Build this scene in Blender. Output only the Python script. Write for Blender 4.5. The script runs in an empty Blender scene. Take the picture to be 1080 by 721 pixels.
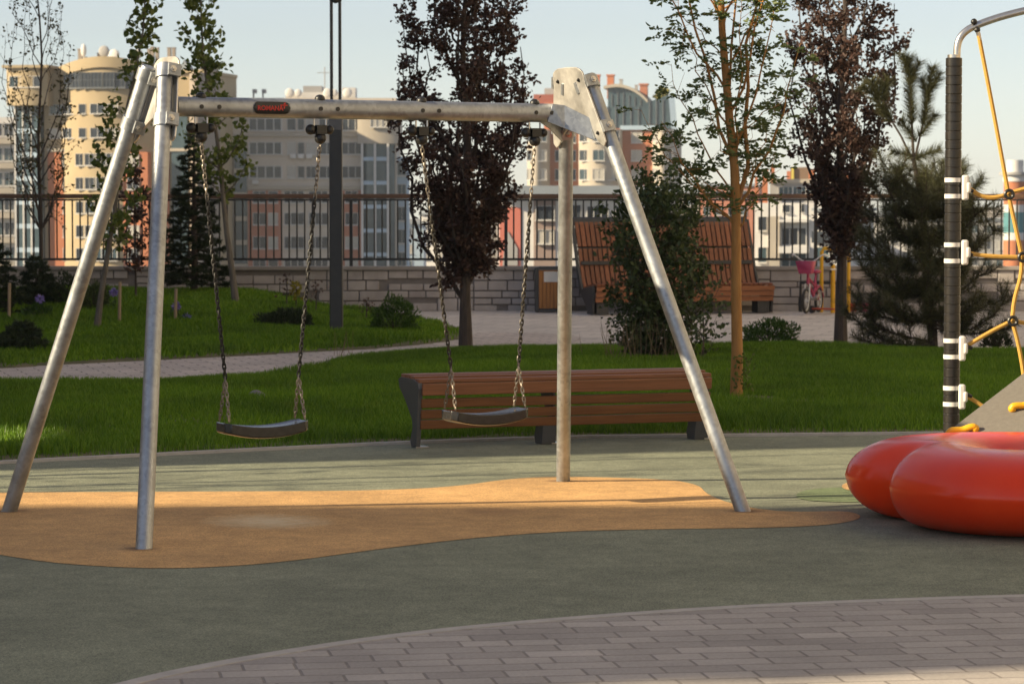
import bpy, bmesh, math, random
import numpy as np
from mathutils import Vector, Matrix, Euler
from mathutils.geometry import tessellate_polygon

SC = bpy.context.scene
COL = SC.collection
PI = math.pi
F, H, YH, CX = 3050.0, 1.75, 215.0, 540.0      # focal length in photo pixels, eye height, horizon row, centre column

def G(px, py, z=0.0):
    """ground point seen at a photo pixel"""
    Y = (H - z) * F / (py - YH)
    return Vector(((px - CX) / F * Y, Y, z))

def P(px, py, Y):
    """point at distance Y seen at a photo pixel"""
    return Vector(((px - CX) / F * Y, Y, H - (py - YH) / F * Y))

# ------------------------------------------------------------------ materials
MATS = {}
def new_mat(name):
    m = bpy.data.materials.new(name); m.use_nodes = True
    m.node_tree.nodes.clear()
    MATS[name] = m
    return m, m.node_tree.nodes, m.node_tree.links

def rgba(c): return (c[0], c[1], c[2], 1.0)

def mat(name, c1, c2=None, rough=0.6, metal=0.0, scale=8.0, detail=6.0, bump=0.0, bscale=None,
        stretch=(1, 1, 1), spec=0.5, r2=None, coat=0.0, island=0.0):
    m, N, L = new_mat(name)
    out = N.new('ShaderNodeOutputMaterial'); b = N.new('ShaderNodeBsdfPrincipled')
    L.new(b.outputs[0], out.inputs[0])
    b.inputs['Metallic'].default_value = metal
    b.inputs['Roughness'].default_value = rough
    b.inputs['Specular IOR Level'].default_value = spec
    b.inputs['Coat Weight'].default_value = coat
    b.inputs['Base Color'].default_value = rgba(c1)
    tc = N.new('ShaderNodeTexCoord'); mp = N.new('ShaderNodeMapping')
    mp.inputs['Scale'].default_value = stretch
    L.new(tc.outputs['Object'], mp.inputs[0])
    n = N.new('ShaderNodeTexNoise'); n.inputs['Scale'].default_value = scale; n.inputs['Detail'].default_value = detail
    n.inputs['Roughness'].default_value = 0.6
    L.new(mp.outputs[0], n.inputs['Vector'])
    if c2 is not None:
        r = N.new('ShaderNodeValToRGB')
        r.color_ramp.elements[0].position = 0.32; r.color_ramp.elements[1].position = 0.68
        r.color_ramp.elements[0].color = rgba(c1); r.color_ramp.elements[1].color = rgba(c2)
        L.new(n.outputs[0], r.inputs[0])
        if island > 0:
            g = N.new('ShaderNodeNewGeometry')
            hs = N.new('ShaderNodeHueSaturation')
            mr = N.new('ShaderNodeMapRange'); mr.inputs['To Min'].default_value = 1 - island; mr.inputs['To Max'].default_value = 1 + island
            L.new(g.outputs['Random Per Island'], mr.inputs[0]); L.new(mr.outputs[0], hs.inputs['Value'])
            L.new(r.outputs[0], hs.inputs['Color']); L.new(hs.outputs[0], b.inputs['Base Color'])
        else:
            L.new(r.outputs[0], b.inputs['Base Color'])
    if r2 is not None:
        mr = N.new('ShaderNodeMapRange'); mr.inputs['To Min'].default_value = rough; mr.inputs['To Max'].default_value = r2
        L.new(n.outputs[0], mr.inputs[0]); L.new(mr.outputs[0], b.inputs['Roughness'])
    if bump > 0:
        n2 = N.new('ShaderNodeTexNoise'); n2.inputs['Scale'].default_value = bscale or scale * 4; n2.inputs['Detail'].default_value = 5
        L.new(mp.outputs[0], n2.inputs['Vector'])
        bp = N.new('ShaderNodeBump'); bp.inputs['Strength'].default_value = bump; bp.inputs['Distance'].default_value = 0.01
        L.new(n2.outputs[0], bp.inputs['Height']); L.new(bp.outputs[0], b.inputs['Normal'])
    return m

def leaf_mat(name, c1, c2, trans=0.35, rough=0.5, tint=None):
    m, N, L = new_mat(name)
    out = N.new('ShaderNodeOutputMaterial'); b = N.new('ShaderNodeBsdfPrincipled'); t = N.new('ShaderNodeBsdfTranslucent')
    mx = N.new('ShaderNodeMixShader'); mx.inputs[0].default_value = trans
    g = N.new('ShaderNodeNewGeometry'); r = N.new('ShaderNodeValToRGB')
    r.color_ramp.elements[0].color = rgba(c1); r.color_ramp.elements[1].color = rgba(c2)
    L.new(g.outputs['Random Per Island'], r.inputs[0])
    L.new(r.outputs[0], b.inputs['Base Color'])
    if tint:
        mm = N.new('ShaderNodeMixRGB'); mm.blend_type = 'MULTIPLY'; mm.inputs[0].default_value = 1; mm.inputs[2].default_value = rgba(tint)
        L.new(r.outputs[0], mm.inputs[1]); L.new(mm.outputs[0], t.inputs[0])
    else:
        L.new(r.outputs[0], t.inputs[0])
    b.inputs['Roughness'].default_value = rough; b.inputs['Specular IOR Level'].default_value = 0.35
    L.new(b.outputs[0], mx.inputs[1]); L.new(t.outputs[0], mx.inputs[2]); L.new(mx.outputs[0], out.inputs[0])
    return m

# ------------------------------------------------------------------ mesh builder
class MB:
    def __init__(s): s.v = []; s.f = []; s.m = []
    def add(s, vs, fs, mi=0):
        o = len(s.v); s.v += [tuple(q) for q in vs]
        for f in fs: s.f.append([i + o for i in f]); s.m.append(mi)
    def box(s, c, size, rot=None, mi=0):
        hx, hy, hz = size[0] / 2, size[1] / 2, size[2] / 2
        vs = [Vector((x, y, z)) for x in (-hx, hx) for y in (-hy, hy) for z in (-hz, hz)]
        if rot is not None: vs = [rot @ q for q in vs]
        c = Vector(c)
        s.add([q + c for q in vs], [(0, 1, 3, 2), (4, 6, 7, 5), (0, 4, 5, 1), (2, 3, 7, 6), (0, 2, 6, 4), (1, 5, 7, 3)], mi)
    def tube(s, pts, rad, seg=10, caps=True, mi=0, closed=False):
        pts = [Vector(p) for p in pts]; n = len(pts)
        rs = rad if isinstance(rad, (list, tuple)) else [rad] * n
        ref = None; vs = []
        for i, p in enumerate(pts):
            if closed: t = pts[(i + 1) % n] - pts[i - 1]
            else: t = pts[min(i + 1, n - 1)] - pts[max(i - 1, 0)]
            if t.length < 1e-9: t = Vector((0, 0, 1))
            t.normalize()
            if ref is None:
                ref = t.orthogonal().normalized()
                if abs(t.z) < 0.9: ref = t.cross(Vector((0, 0, 1))).normalized()
            ref = (ref - t * ref.dot(t))
            if ref.length < 1e-6: ref = t.orthogonal()
            ref.normalize(); bn = t.cross(ref)
            for k in range(seg):
                a = 2 * PI * k / seg
                vs.append(p + (ref * math.cos(a) + bn * math.sin(a)) * rs[i])
        fs = []
        for i in range(n if closed else n - 1):
            j = (i + 1) % n
            for k in range(seg):
                k2 = (k + 1) % seg
                fs.append((i * seg + k, i * seg + k2, j * seg + k2, j * seg + k))
        if caps and not closed:
            fs.append(tuple(range(seg - 1, -1, -1))); fs.append(tuple((n - 1) * seg + k for k in range(seg)))
        s.add(vs, fs, mi)
    def cyl(s, a, b, r, seg=16, r2=None, mi=0): s.tube([a, b], [r, r if r2 is None else r2], seg, True, mi)
    def ball(s, c, r, seg=10, rings=6, sc=(1, 1, 1), mi=0):
        c = Vector(c); vs = [c + Vector((0, 0, -r * sc[2]))]
        for i in range(1, rings):
            p = -PI / 2 + PI * i / rings
            for k in range(seg):
                a = 2 * PI * k / seg
                vs.append(c + Vector((r * sc[0] * math.cos(p) * math.cos(a), r * sc[1] * math.cos(p) * math.sin(a), r * sc[2] * math.sin(p))))
        vs.append(c + Vector((0, 0, r * sc[2]))); fs = []
        for k in range(seg):
            fs.append((0, 1 + (k + 1) % seg, 1 + k))
            for i in range(rings - 2):
                a = 1 + i * seg; b = a + seg
                fs.append((a + k, a + (k + 1) % seg, b + (k + 1) % seg, b + k))
            a = 1 + (rings - 2) * seg
            fs.append((a + k, a + (k + 1) % seg, len(vs) - 1))
        s.add(vs, fs, mi)
    def prism(s, poly, n, mi=0):
        """3D polygon extruded by vector n"""
        poly = [Vector(p) for p in poly]; n = Vector(n); k = len(poly)
        tris = tessellate_polygon([poly]); vs = poly + [p + n for p in poly]
        fs = [tuple(t) for t in tris] + [tuple(i + k for i in reversed(t)) for t in tris]
        for i in range(k): fs.append((i, (i + 1) % k, (i + 1) % k + k, i + k))
        s.add(vs, fs, mi)
    def build(s, name, mats, parent=None, smooth=True, bevel=0.0, loc=None, rotz=0.0):
        me = bpy.data.meshes.new(name); me.from_pydata(s.v, [], s.f)
        for m in (mats if isinstance(mats, (list, tuple)) else [mats]): me.materials.append(m)
        if any(s.m): me.polygons.foreach_set('material_index', s.m)
        bm = bmesh.new(); bm.from_mesh(me); bmesh.ops.recalc_face_normals(bm, faces=bm.faces); bm.to_mesh(me); bm.free()
        if smooth:
            me.polygons.foreach_set('use_smooth', [True] * len(me.polygons)); me.set_sharp_from_angle(angle=math.radians(38))
        o = bpy.data.objects.new(name, me); COL.objects.link(o)
        if parent: o.parent = parent
        if loc is not None: o.location = loc
        if rotz: o.rotation_euler.z = rotz
        if bevel > 0:
            b = o.modifiers.new('bevel', 'BEVEL'); b.width = bevel; b.segments = 2; b.limit_method = 'ANGLE'; b.angle_limit = math.radians(40)
        return o

def mesh_np(name, verts, faces, m, parent=None, smooth=False):
    me = bpy.data.meshes.new(name)
    verts = np.asarray(verts, dtype=np.float32).reshape(-1, 3); faces = np.asarray(faces, dtype=np.int32)
    nf, k = faces.shape
    me.vertices.add(len(verts)); me.vertices.foreach_set('co', verts.ravel())
    me.loops.add(nf * k); me.loops.foreach_set('vertex_index', faces.ravel())
    me.polygons.add(nf); me.polygons.foreach_set('loop_start', np.arange(0, nf * k, k, dtype=np.int32))
    me.polygons.foreach_set('loop_total', np.full(nf, k, dtype=np.int32))
    if smooth: me.polygons.foreach_set('use_smooth', np.ones(nf, dtype=bool))
    me.update(calc_edges=True); me.validate()
    me.materials.append(m)
    o = bpy.data.objects.new(name, me); COL.objects.link(o)
    if parent: o.parent = parent
    return o

def tag(o, label=None, cat=None, group=None, kind=None):
    if label: o['label'] = label
    if cat: o['category'] = cat
    if group: o['group'] = group
    if kind: o['kind'] = kind
    return o

def thing(name, label, cat, loc=(0, 0, 0), rotz=0.0, group=None):
    o = bpy.data.objects.new(name, None); COL.objects.link(o)
    o.empty_display_size = 0.2; o.location = loc; o.rotation_euler.z = rotz
    return tag(o, label, cat, group)

def copy_tree(o, parent=None):
    c = o.copy(); COL.objects.link(c)
    if parent is not None: c.parent = parent
    for ch in list(o.children): copy_tree(ch, c)
    return c

def chaikin(pts, n=2, closed=False):
    pts = [Vector(p) for p in pts]
    for _ in range(n):
        q = [] if closed else [pts[0]]
        for i in range(len(pts) if closed else len(pts) - 1):
            a, b = pts[i], pts[(i + 1) % len(pts)]
            q += [a * .75 + b * .25, a * .25 + b * .75]
        if not closed: q.append(pts[-1])
        pts = q
    return pts

# ------------------------------------------------------------------ world, sun, camera
SUN_EL, SUN_AZ = math.radians(24.0), math.radians(17.0)    # sun stands at the left, 17 degrees behind the camera's plane
SDIR = Vector((-math.cos(SUN_AZ) * math.cos(SUN_EL), -math.sin(SUN_AZ) * math.cos(SUN_EL), math.sin(SUN_EL)))
w = bpy.data.worlds.new('World'); SC.world = w; w.use_nodes = True
wn, wl = w.node_tree.nodes, w.node_tree.links; wn.clear()
wo = wn.new('ShaderNodeOutputWorld'); bg = wn.new('ShaderNodeBackground'); sky = wn.new('ShaderNodeTexSky')
sky.sky_type = 'NISHITA'; sky.sun_disc = False
sky.sun_elevation = SUN_EL; sky.sun_rotation = math.atan2(SDIR.x, SDIR.y)
sky.altitude = 300; sky.air_density = 1.0; sky.dust_density = 0.1; sky.ozone_density = 3.2
bg.inputs['Strength'].default_value = 0.0705
hs_ = wn.new('ShaderNodeHueSaturation'); hs_.inputs['Saturation'].default_value = 0.52; hs_.inputs['Hue'].default_value = 0.512
wl.new(sky.outputs[0], hs_.inputs['Color']); wl.new(hs_.outputs[0], bg.inputs[0]); wl.new(bg.outputs[0], wo.inputs[0])
sl = bpy.data.lights.new('sun', 'SUN'); sl.energy = 5.0; sl.angle = math.radians(0.55); sl.color = (1.0, 0.83, 0.56)
so = bpy.data.objects.new('sun', sl); COL.objects.link(so)
so.rotation_euler = (-SDIR).to_track_quat('-Z', 'Y').to_euler(); so.location = (-40, -10, 30)
cd = bpy.data.cameras.new('camera'); cam = bpy.data.objects.new('camera', cd); COL.objects.link(cam)
cam.location = (0, 0, H); cam.rotation_euler = (PI / 2 - math.atan((360.5 - YH) / F), 0, 0)
cd.sensor_width = 36; cd.lens = F / 1080 * 36; cd.clip_start = 0.1; cd.clip_end = 12000
cd.dof.use_dof = True; cd.dof.focus_distance = 16.4; cd.dof.aperture_fstop = 8.0
SC.camera = cam
SC.view_settings.view_transform = 'Standard'; SC.view_settings.look = 'None'
SC.view_settings.exposure = 1.0; SC.view_settings.gamma = 1.0; SC.view_settings.use_curve_mapping = False
SC.cycles.max_bounces = 6; SC.cycles.diffuse_bounces = 3; SC.cycles.transparent_max_bounces = 4

# ------------------------------------------------------------------ palette
galv = None
def galv_mat(name, tone=(0.375, 0.395, 0.415), cell=.24):
    m, N, L = new_mat(name)
    out = N.new('ShaderNodeOutputMaterial'); b = N.new('ShaderNodeBsdfPrincipled'); L.new(b.outputs[0], out.inputs[0])
    tc = N.new('ShaderNodeTexCoord')
    v = N.new('ShaderNodeTexVoronoi'); v.inputs['Scale'].default_value = 45
    n = N.new('ShaderNodeTexNoise'); n.inputs['Scale'].default_value = 6; n.inputs['Detail'].default_value = 8
    L.new(tc.outputs['Object'], v.inputs['Vector']); L.new(tc.outputs['Object'], n.inputs['Vector'])
    mx = N.new('ShaderNodeMixRGB'); mx.inputs[0].default_value = 1 - cell
    L.new(v.outputs['Color'], mx.inputs[1]); L.new(n.outputs[0], mx.inputs[2])
    bw = N.new('ShaderNodeRGBToBW'); L.new(mx.outputs[0], bw.inputs[0])
    r = N.new('ShaderNodeValToRGB'); r.color_ramp.elements[0].position = .3; r.color_ramp.elements[1].position = .72
    r.color_ramp.elements[0].color = rgba([t * .72 for t in tone]); r.color_ramp.elements[1].color = rgba([t * 1.25 for t in tone])
    L.new(bw.outputs[0], r.inputs[0]); L.new(r.outputs[0], b.inputs['Base Color'])
    mr = N.new('ShaderNodeMapRange'); mr.inputs['To Min'].default_value = .34; mr.inputs['To Max'].default_value = .62
    L.new(bw.outputs[0], mr.inputs[0]); L.new(mr.outputs[0], b.inputs['Roughness'])
    b.inputs['Metallic'].default_value = 0.82
    bp = N.new('ShaderNodeBump'); bp.inputs['Strength'].default_value = .08; bp.inputs['Distance'].default_value = .004
    L.new(n.outputs[0], bp.inputs['Height']); L.new(bp.outputs[0], b.inputs['Normal'])
    return m
galv = galv_mat('galvanised_steel')
galv_plate = galv_mat('galvanised_plate', (0.66, 0.64, 0.6), .12)
steel_bright = mat('stainless', (.6, .58, .55), (.5, .48, .46), rough=.28, metal=.9, scale=20)
black_plastic = mat('black_plastic', (.012, .012, .012), (.02, .02, .02), rough=.4)
rubber_seat = mat('seat_rubber', (.018, .017, .017), (.03, .028, .027), rough=.24, scale=30, bump=.05, bscale=200, spec=.6)
chain_steel = mat('chain_steel', (.34, .3, .25), (.2, .18, .155), rough=.42, metal=.85, scale=60)
chain_black = mat('chain_black', (.008, .008, .007), (.016, .015, .014), rough=.55, scale=60)
chain_mid = mat('chain_dull', (.09, .08, .065), (.03, .027, .024), rough=.45, metal=.5, scale=60)
red_paint = mat('red_lettering', (.55, .03, .02), (.5, .03, .03), rough=.5)
def wood_mat(name, a, b, sx=(1.2, 22, 22), rough=.5):
    return mat(name, a, b, rough=rough, scale=2.2, detail=9, bump=.12, bscale=5, stretch=sx, island=.22)
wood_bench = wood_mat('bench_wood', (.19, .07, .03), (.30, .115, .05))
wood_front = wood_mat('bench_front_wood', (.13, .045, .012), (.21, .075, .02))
wood_bin = wood_mat('bin_wood', (.34, .14, .035), (.5, .22, .06), (18, 18, 1.5))
wood_lounge = wood_mat('lounge_wood', (.165, .055, .022), (.29, .1, .042), (18, 18, 1.5))
wood_stake = mat('stake_wood', (.3, .22, .14), (.4, .3, .2), scale=6, stretch=(8, 8, 1))
bench_metal = mat('bench_metal', (.07, .07, .073), (.085, .085, .088), rough=.5, scale=30, bump=.05)
dark_metal = mat('dark_metal', (.04, .042, .045), (.055, .056, .058), rough=.5, scale=30, bump=.05)
fence_metal = mat('fence_metal', (.018, .019, .02), (.028, .028, .028), rough=.45)
fence_rail = mat('fence_rail_brown', (.11, .06, .035), (.16, .09, .055), rough=.5, scale=4)
lamp_metal = mat('lamp_metal', (.045, .047, .05), (.06, .06, .06), rough=.5)
white_plastic = mat('white_plastic', (.75, .73, .69), (.68, .66, .62), rough=.4, scale=10)
white_metal = mat('white_metal', (.7, .7, .68), (.6, .6, .58), rough=.4)
rope_yellow = mat('yellow_rope', (.62, .36, .07), (.5, .27, .05), rough=.7, scale=60, stretch=(1, 1, 3), bump=.4, bscale=180)
pod_red = mat('pod_red', (.80, .04, .004), (.86, .055, .007), rough=.17, scale=3, r2=.3, spec=.4)
panel_grey = mat('panel_grey', (.145, .132, .112), (.18, .165, .14), rough=.8, scale=40, bump=.25, bscale=150)
hold_yellow = mat('hold_yellow', (.75, .42, .015), (.68, .36, .012), rough=.35)
hold_red = mat('hold_red', (.55, .05, .03), (.5, .05, .03), rough=.35)
yellow_paint = mat('yellow_paint', (.75, .42, .01), (.68, .36, .01), rough=.4)
pink_paint = mat('pink_paint', (.36, .035, .09), (.42, .05, .13), rough=.35)
tyre_black = mat('tyre', (.02, .02, .02), (.03, .03, .03), rough=.7)
red_toy = mat('red_toy', (.5, .07, .03), (.55, .09, .04), rough=.5)
stone_rock = mat('rock', (.16, .15, .15), (.26, .25, .25), rough=.9, scale=10, bump=.6)
# ------------------------------------------------------------------ ground materials
def mixer(N, L, a, b, fac, mode='MIX'):
    mx = N.new('ShaderNodeMixRGB'); mx.blend_type = mode
    for i, s in ((0, fac), (1, a), (2, b)):
        if hasattr(s, 'is_output'): L.new(s, mx.inputs[i])
        elif isinstance(s, (tuple, list)): mx.inputs[i].default_value = rgba(s)
        else: mx.inputs[i].default_value = s
    return mx.outputs[0]
def ramp(N, L, src, stops):
    r = N.new('ShaderNodeValToRGB'); e = r.color_ramp.elements
    while len(e) < len(stops): e.new(0.5)
    for k, (p, c) in enumerate(stops):
        e[k].position = p; e[k].color = rgba(c) if isinstance(c, (tuple, list)) else (c, c, c, 1)
    L.new(src, r.inputs[0]); return r.outputs[0]
def noise(N, L, vec, scale, detail=5, rough=.6):
    n = N.new('ShaderNodeTexNoise'); n.inputs['Scale'].default_value = scale; n.inputs['Detail'].default_value = detail
    n.inputs['Roughness'].default_value = rough; L.new(vec, n.inputs['Vector']); return n.outputs[0]

def rubber_mat(name, base, alt, spots=()):
    m, N, L = new_mat(name)
    out = N.new('ShaderNodeOutputMaterial'); b = N.new('ShaderNodeBsdfPrincipled'); L.new(b.outputs[0], out.inputs[0])
    tc = N.new('ShaderNodeTexCoord'); V = tc.outputs['Object']
    grain = N.new('ShaderNodeTexVoronoi'); grain.inputs['Scale'].default_value = 190; L.new(V, grain.inputs['Vector'])
    gbw = N.new('ShaderNodeRGBToBW'); L.new(grain.outputs['Color'], gbw.inputs[0])
    col = ramp(N, L, gbw.outputs[0], [(.15, [c * .62 for c in base]), (.5, base), (.85, alt)])
    big = noise(N, L, V, .9, 9, .7)
    col = mixer(N, L, col, ramp(N, L, big, [(.3, (.72, .72, .7)), (.7, (1.16, 1.14, 1.1))]), 1.0, 'MULTIPLY')
    mid = noise(N, L, V, 6.0, 6, .7)
    col = mixer(N, L, col, ramp(N, L, mid, [(.33, (.82, .82, .82)), (.62, (1.06, 1.06, 1.05))]), 1.0, 'MULTIPLY')
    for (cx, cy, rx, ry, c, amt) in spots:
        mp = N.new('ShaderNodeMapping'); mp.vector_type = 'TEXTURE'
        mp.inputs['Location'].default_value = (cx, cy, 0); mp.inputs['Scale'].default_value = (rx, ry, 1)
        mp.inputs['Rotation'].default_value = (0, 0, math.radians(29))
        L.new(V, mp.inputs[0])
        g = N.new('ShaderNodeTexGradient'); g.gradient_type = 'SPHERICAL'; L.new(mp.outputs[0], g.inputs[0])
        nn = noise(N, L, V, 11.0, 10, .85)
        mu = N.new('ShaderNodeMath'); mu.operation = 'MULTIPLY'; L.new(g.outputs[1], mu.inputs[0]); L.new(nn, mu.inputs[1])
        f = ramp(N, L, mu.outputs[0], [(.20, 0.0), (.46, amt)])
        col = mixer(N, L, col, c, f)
    L.new(col, b.inputs['Base Color']); b.inputs['Roughness'].default_value = .88; b.inputs['Specular IOR Level'].default_value = .3
    bp = N.new('ShaderNodeBump'); bp.inputs['Strength'].default_value = .35; bp.inputs['Distance'].default_value = .004
    L.new(gbw.outputs[0], bp.inputs['Height']); L.new(bp.outputs[0], b.inputs['Normal'])
    return m

def paver_mat(name, c1, c2, mortar, size, rot=0.0, msize=.012, offset=.5, loc=(0, 0, 0), squash=1.0, tone=(.8, 1.12)):
    m, N, L = new_mat(name)
    out = N.new('ShaderNodeOutputMaterial'); b = N.new('ShaderNodeBsdfPrincipled'); L.new(b.outputs[0], out.inputs[0])
    tc = N.new('ShaderNodeTexCoord'); mp = N.new('ShaderNodeMapping'); V = tc.outputs['Object']
    mp.inputs['Rotation'].default_value = (0, 0, rot); mp.inputs['Location'].default_value = loc; L.new(V, mp.inputs[0])
    br = N.new('ShaderNodeTexBrick'); L.new(mp.outputs[0], br.inputs['Vector'])
    br.inputs['Scale'].default_value = 1; br.inputs['Brick Width'].default_value = size[0]; br.inputs['Row Height'].default_value = size[1]
    br.inputs['Mortar Size'].default_value = msize; br.inputs['Mortar Smooth'].default_value = .3; br.offset = offset
    br.squash = squash; br.squash_frequency = 3; br.inputs['Bias'].default_value = 0
    br.inputs['Color1'].default_value = rgba(c1); br.inputs['Color2'].default_value = rgba(c2); br.inputs['Mortar'].default_value = rgba(mortar)
    n1 = noise(N, L, V, 1.4, 6); n2 = noise(N, L, V, 60, 5)
    col = mixer(N, L, br.outputs[0], ramp(N, L, n1, [(.3, (tone[0],) * 3), (.7, (tone[1],) * 3)]), 1, 'MULTIPLY')
    col = mixer(N, L, col, ramp(N, L, n2, [(.3, (.84, .84, .84)), (.7, (1.1, 1.1, 1.1))]), 1, 'MULTIPLY')
    L.new(col, b.inputs['Base Color']); b.inputs['Roughness'].default_value = .85
    bp = N.new('ShaderNodeBump'); bp.inputs['Strength'].default_value = .6; bp.inputs['Distance'].default_value = .006; bp.invert = True
    L.new(br.outputs['Fac'], bp.inputs['Height']); L.new(bp.outputs[0], b.inputs['Normal'])
    return m

sw1 = G(282, 551); sw2 = G(520, 541)
rubber_green = rubber_mat('rubber_green', (.215, .235, .178), (.33, .35, .255))
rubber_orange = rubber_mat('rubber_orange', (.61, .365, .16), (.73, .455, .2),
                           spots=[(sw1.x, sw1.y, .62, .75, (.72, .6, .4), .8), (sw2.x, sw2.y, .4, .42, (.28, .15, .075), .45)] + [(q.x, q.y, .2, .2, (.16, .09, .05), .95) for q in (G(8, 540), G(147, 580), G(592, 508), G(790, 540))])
rubber_lime = rubber_mat('rubber_lime', (.17, .225, .12), (.25, .31, .17))
soil = mat('soil', (.07, .075, .028), (.15, .125, .06), rough=.95, scale=3, bump=.4)
earth = mat('earth', (.09, .085, .065), (.13, .12, .1), rough=.95, scale=.02)
pav_near = paver_mat('paver_pink', (.46, .42, .385), (.335, .305, .282), (.235, .21, .195), (.30, .15), rot=math.radians(-9), msize=.007, squash=.66)
pav_plaza = paver_mat('paver_plaza', (.66, .60, .54), (.57, .52, .47), (.34, .31, .29), (.6, .4), rot=math.radians(14), msize=.012)
pav_path = paver_mat('paver_path', (.60, .52, .46), (.53, .46, .42), (.13, .12, .11), (.4, .2), rot=math.radians(-16), msize=.01)
kerb_m = mat('kerb_concrete', (.48, .45, .42), (.38, .36, .34), rough=.9, scale=9, bump=.3)

def sheet(name, pts, z, m, kind='structure', thick=0.0):
    pts = [Vector((p.x, p.y, z)) for p in pts]
    mb = MB(); mb.add(pts, [tuple(t) for t in tessellate_polygon([pts])])
    o = mb.build(name, m, smooth=False)
    for p in o.data.polygons: pass
    if o.data.polygons[0].normal.z < 0: o.data.flip_normals()
    return tag(o, kind=kind)

def strip(name, pts, w, z0, z1, m, kind='structure'):
    pts = [Vector((p.x, p.y, 0)) for p in pts]; L_, R_ = [], []
    for i, p in enumerate(pts):
        t = pts[min(i + 1, len(pts) - 1)] - pts[max(i - 1, 0)]; n = Vector((-t.y, t.x, 0)).normalized() * (w / 2)
        L_.append(p + n); R_.append(p - n)
    mb = MB(); n = len(pts); vs = []
    for i in range(n): vs += [L_[i] + Vector((0, 0, z1)), R_[i] + Vector((0, 0, z1)), R_[i] + Vector((0, 0, z0)), L_[i] + Vector((0, 0, z0))]
    fs = []
    for i in range(n - 1):
        a, b = 4 * i, 4 * i + 4
        fs += [(a, b, b + 1, a + 1), (a + 1, b + 1, b + 2, a + 2), (a + 3, a, b, b + 3) if False else (a, a + 3, b + 3, b)]
    mb.add(vs, fs); o = mb.build(name, m, smooth=False)
    return tag(o, kind=kind)

# the ground: one sheet, level under the playground, falling away to the city behind the wall, out to the horizon
def ground_z(y):
    ks = [(-400, -.03), (48.3, -.03), (49.5, -1.2), (80, -9), (140, -16), (300, -24), (12000, -24)]
    for (a, za), (b, zb) in zip(ks, ks[1:]):
        if a <= y <= b: return za + (zb - za) * (y - a) / (b - a)
    return ks[-1][1]
xs = [-1800, -1300, -900, -300, -80, -30, -10, 0, 10, 30, 80, 300, 900, 1300, 1800]
ys = [-300, -100, -30, -5, 5, 15, 30, 48.3, 49.5, 60, 80, 110, 140, 200, 300, 500, 900, 1300, 1800, 2400]
vs = [(x, y, ground_z(y)) for y in ys for x in xs]; nx = len(xs)
fs = [(j * nx + i, j * nx + i + 1, (j + 1) * nx + i + 1, (j + 1) * nx + i) for j in range(len(ys) - 1) for i in range(nx - 1)]
tag(mesh_np('ground', vs, fs, earth), kind='structure')

# playground rubber
front_lawn_edge = [G(*p) for p in [(-260, 503), (-120, 496), (0, 489), (120, 483), (200, 479), (320, 473), (430, 468), (600, 462), (757, 460.5), (900, 459), (1080, 457), (1300, 455)]]
paver_edge = [G(p[0], p[1] + 3) for p in [(-60, 790), (60, 741), (132, 721), (200, 705), (300, 687), (400, 672), (480, 662.5), (560, 655), (680, 645.5), (800, 638), (940, 632), (1080, 627.5), (1300, 622)]]
paver_edge = chaikin(paver_edge, 2); lawn_edge_s = chaikin(front_lawn_edge, 2)
sheet('rubber_playground', [Vector((-5, 8, 0))] + paver_edge + [Vector((7, 12.5, 0))] + list(reversed(lawn_edge_s)) + [Vector((-9, 18, 0))], 0.0, rubber_green)
sheet('paver_pavement', [Vector((-5, 2, 0)), Vector((12, 2, 0)), Vector((12, 13.2, 0))] + list(reversed(paver_edge)), .003, pav_near)
strip('paver_kerb', paver_edge, .075, -.02, .006, kerb_m)
strip('lawn_kerb', lawn_edge_s, .07, -.02, .02, kerb_m)
blob = [(-200, 575), (-60, 576), (0, 587), (60, 596), (150, 601), (220, 600), (300, 594), (400, 580), (500, 568), (600, 561), (700, 559), (790, 558), (860, 556), (900, 551), (912, 545), (895, 539.5),
        (840, 541), (800, 538), (765, 530), (745, 521), (738, 512), (705, 506), (600, 503), (540, 505), (480, 514), (400, 518), (280, 519), (100, 519.5), (-100, 521), (-260, 525)]
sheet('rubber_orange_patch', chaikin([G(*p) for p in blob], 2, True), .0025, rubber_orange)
sheet('rubber_lime_patch', chaikin([G(*p) for p in [(838, 524), (850, 517), (900, 514), (960, 516), (960, 528), (900, 531), (850, 529)]], 2, True), .004, rubber_lime)
sheet('rubber_orange_spot', chaikin([G(*p) for p in [(886, 515), (897, 509), (960, 509), (960, 519), (900, 520)]], 2, True), .008, rubber_orange)

# plaza and path behind the lawn
WALL_Y = 47.7
sheet('plaza_paving', [Vector((-16, 26, 0)), Vector((16, 26, 0)), Vector((16, WALL_Y + .3, 0)), Vector((-16, WALL_Y + .3, 0))], -.012, pav_plaza)
path_far = [G(*p) for p in [(-200, 393), (0, 388), (67, 383), (150, 380), (230, 375.5), (320, 371), (413, 366), (470, 360), (493, 355), (503, 350)]]
path_near = [G(*p) for p in [(-200, 420), (63, 402), (230, 399), (320, 389), (400, 376), (470, 370), (560, 366), (600, 362), (617, 356), (600, 352), (560, 350)]]
sheet('garden_path', chaikin(path_far, 2) + list(reversed(chaikin(path_near, 2))), -.006, pav_path)

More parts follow.
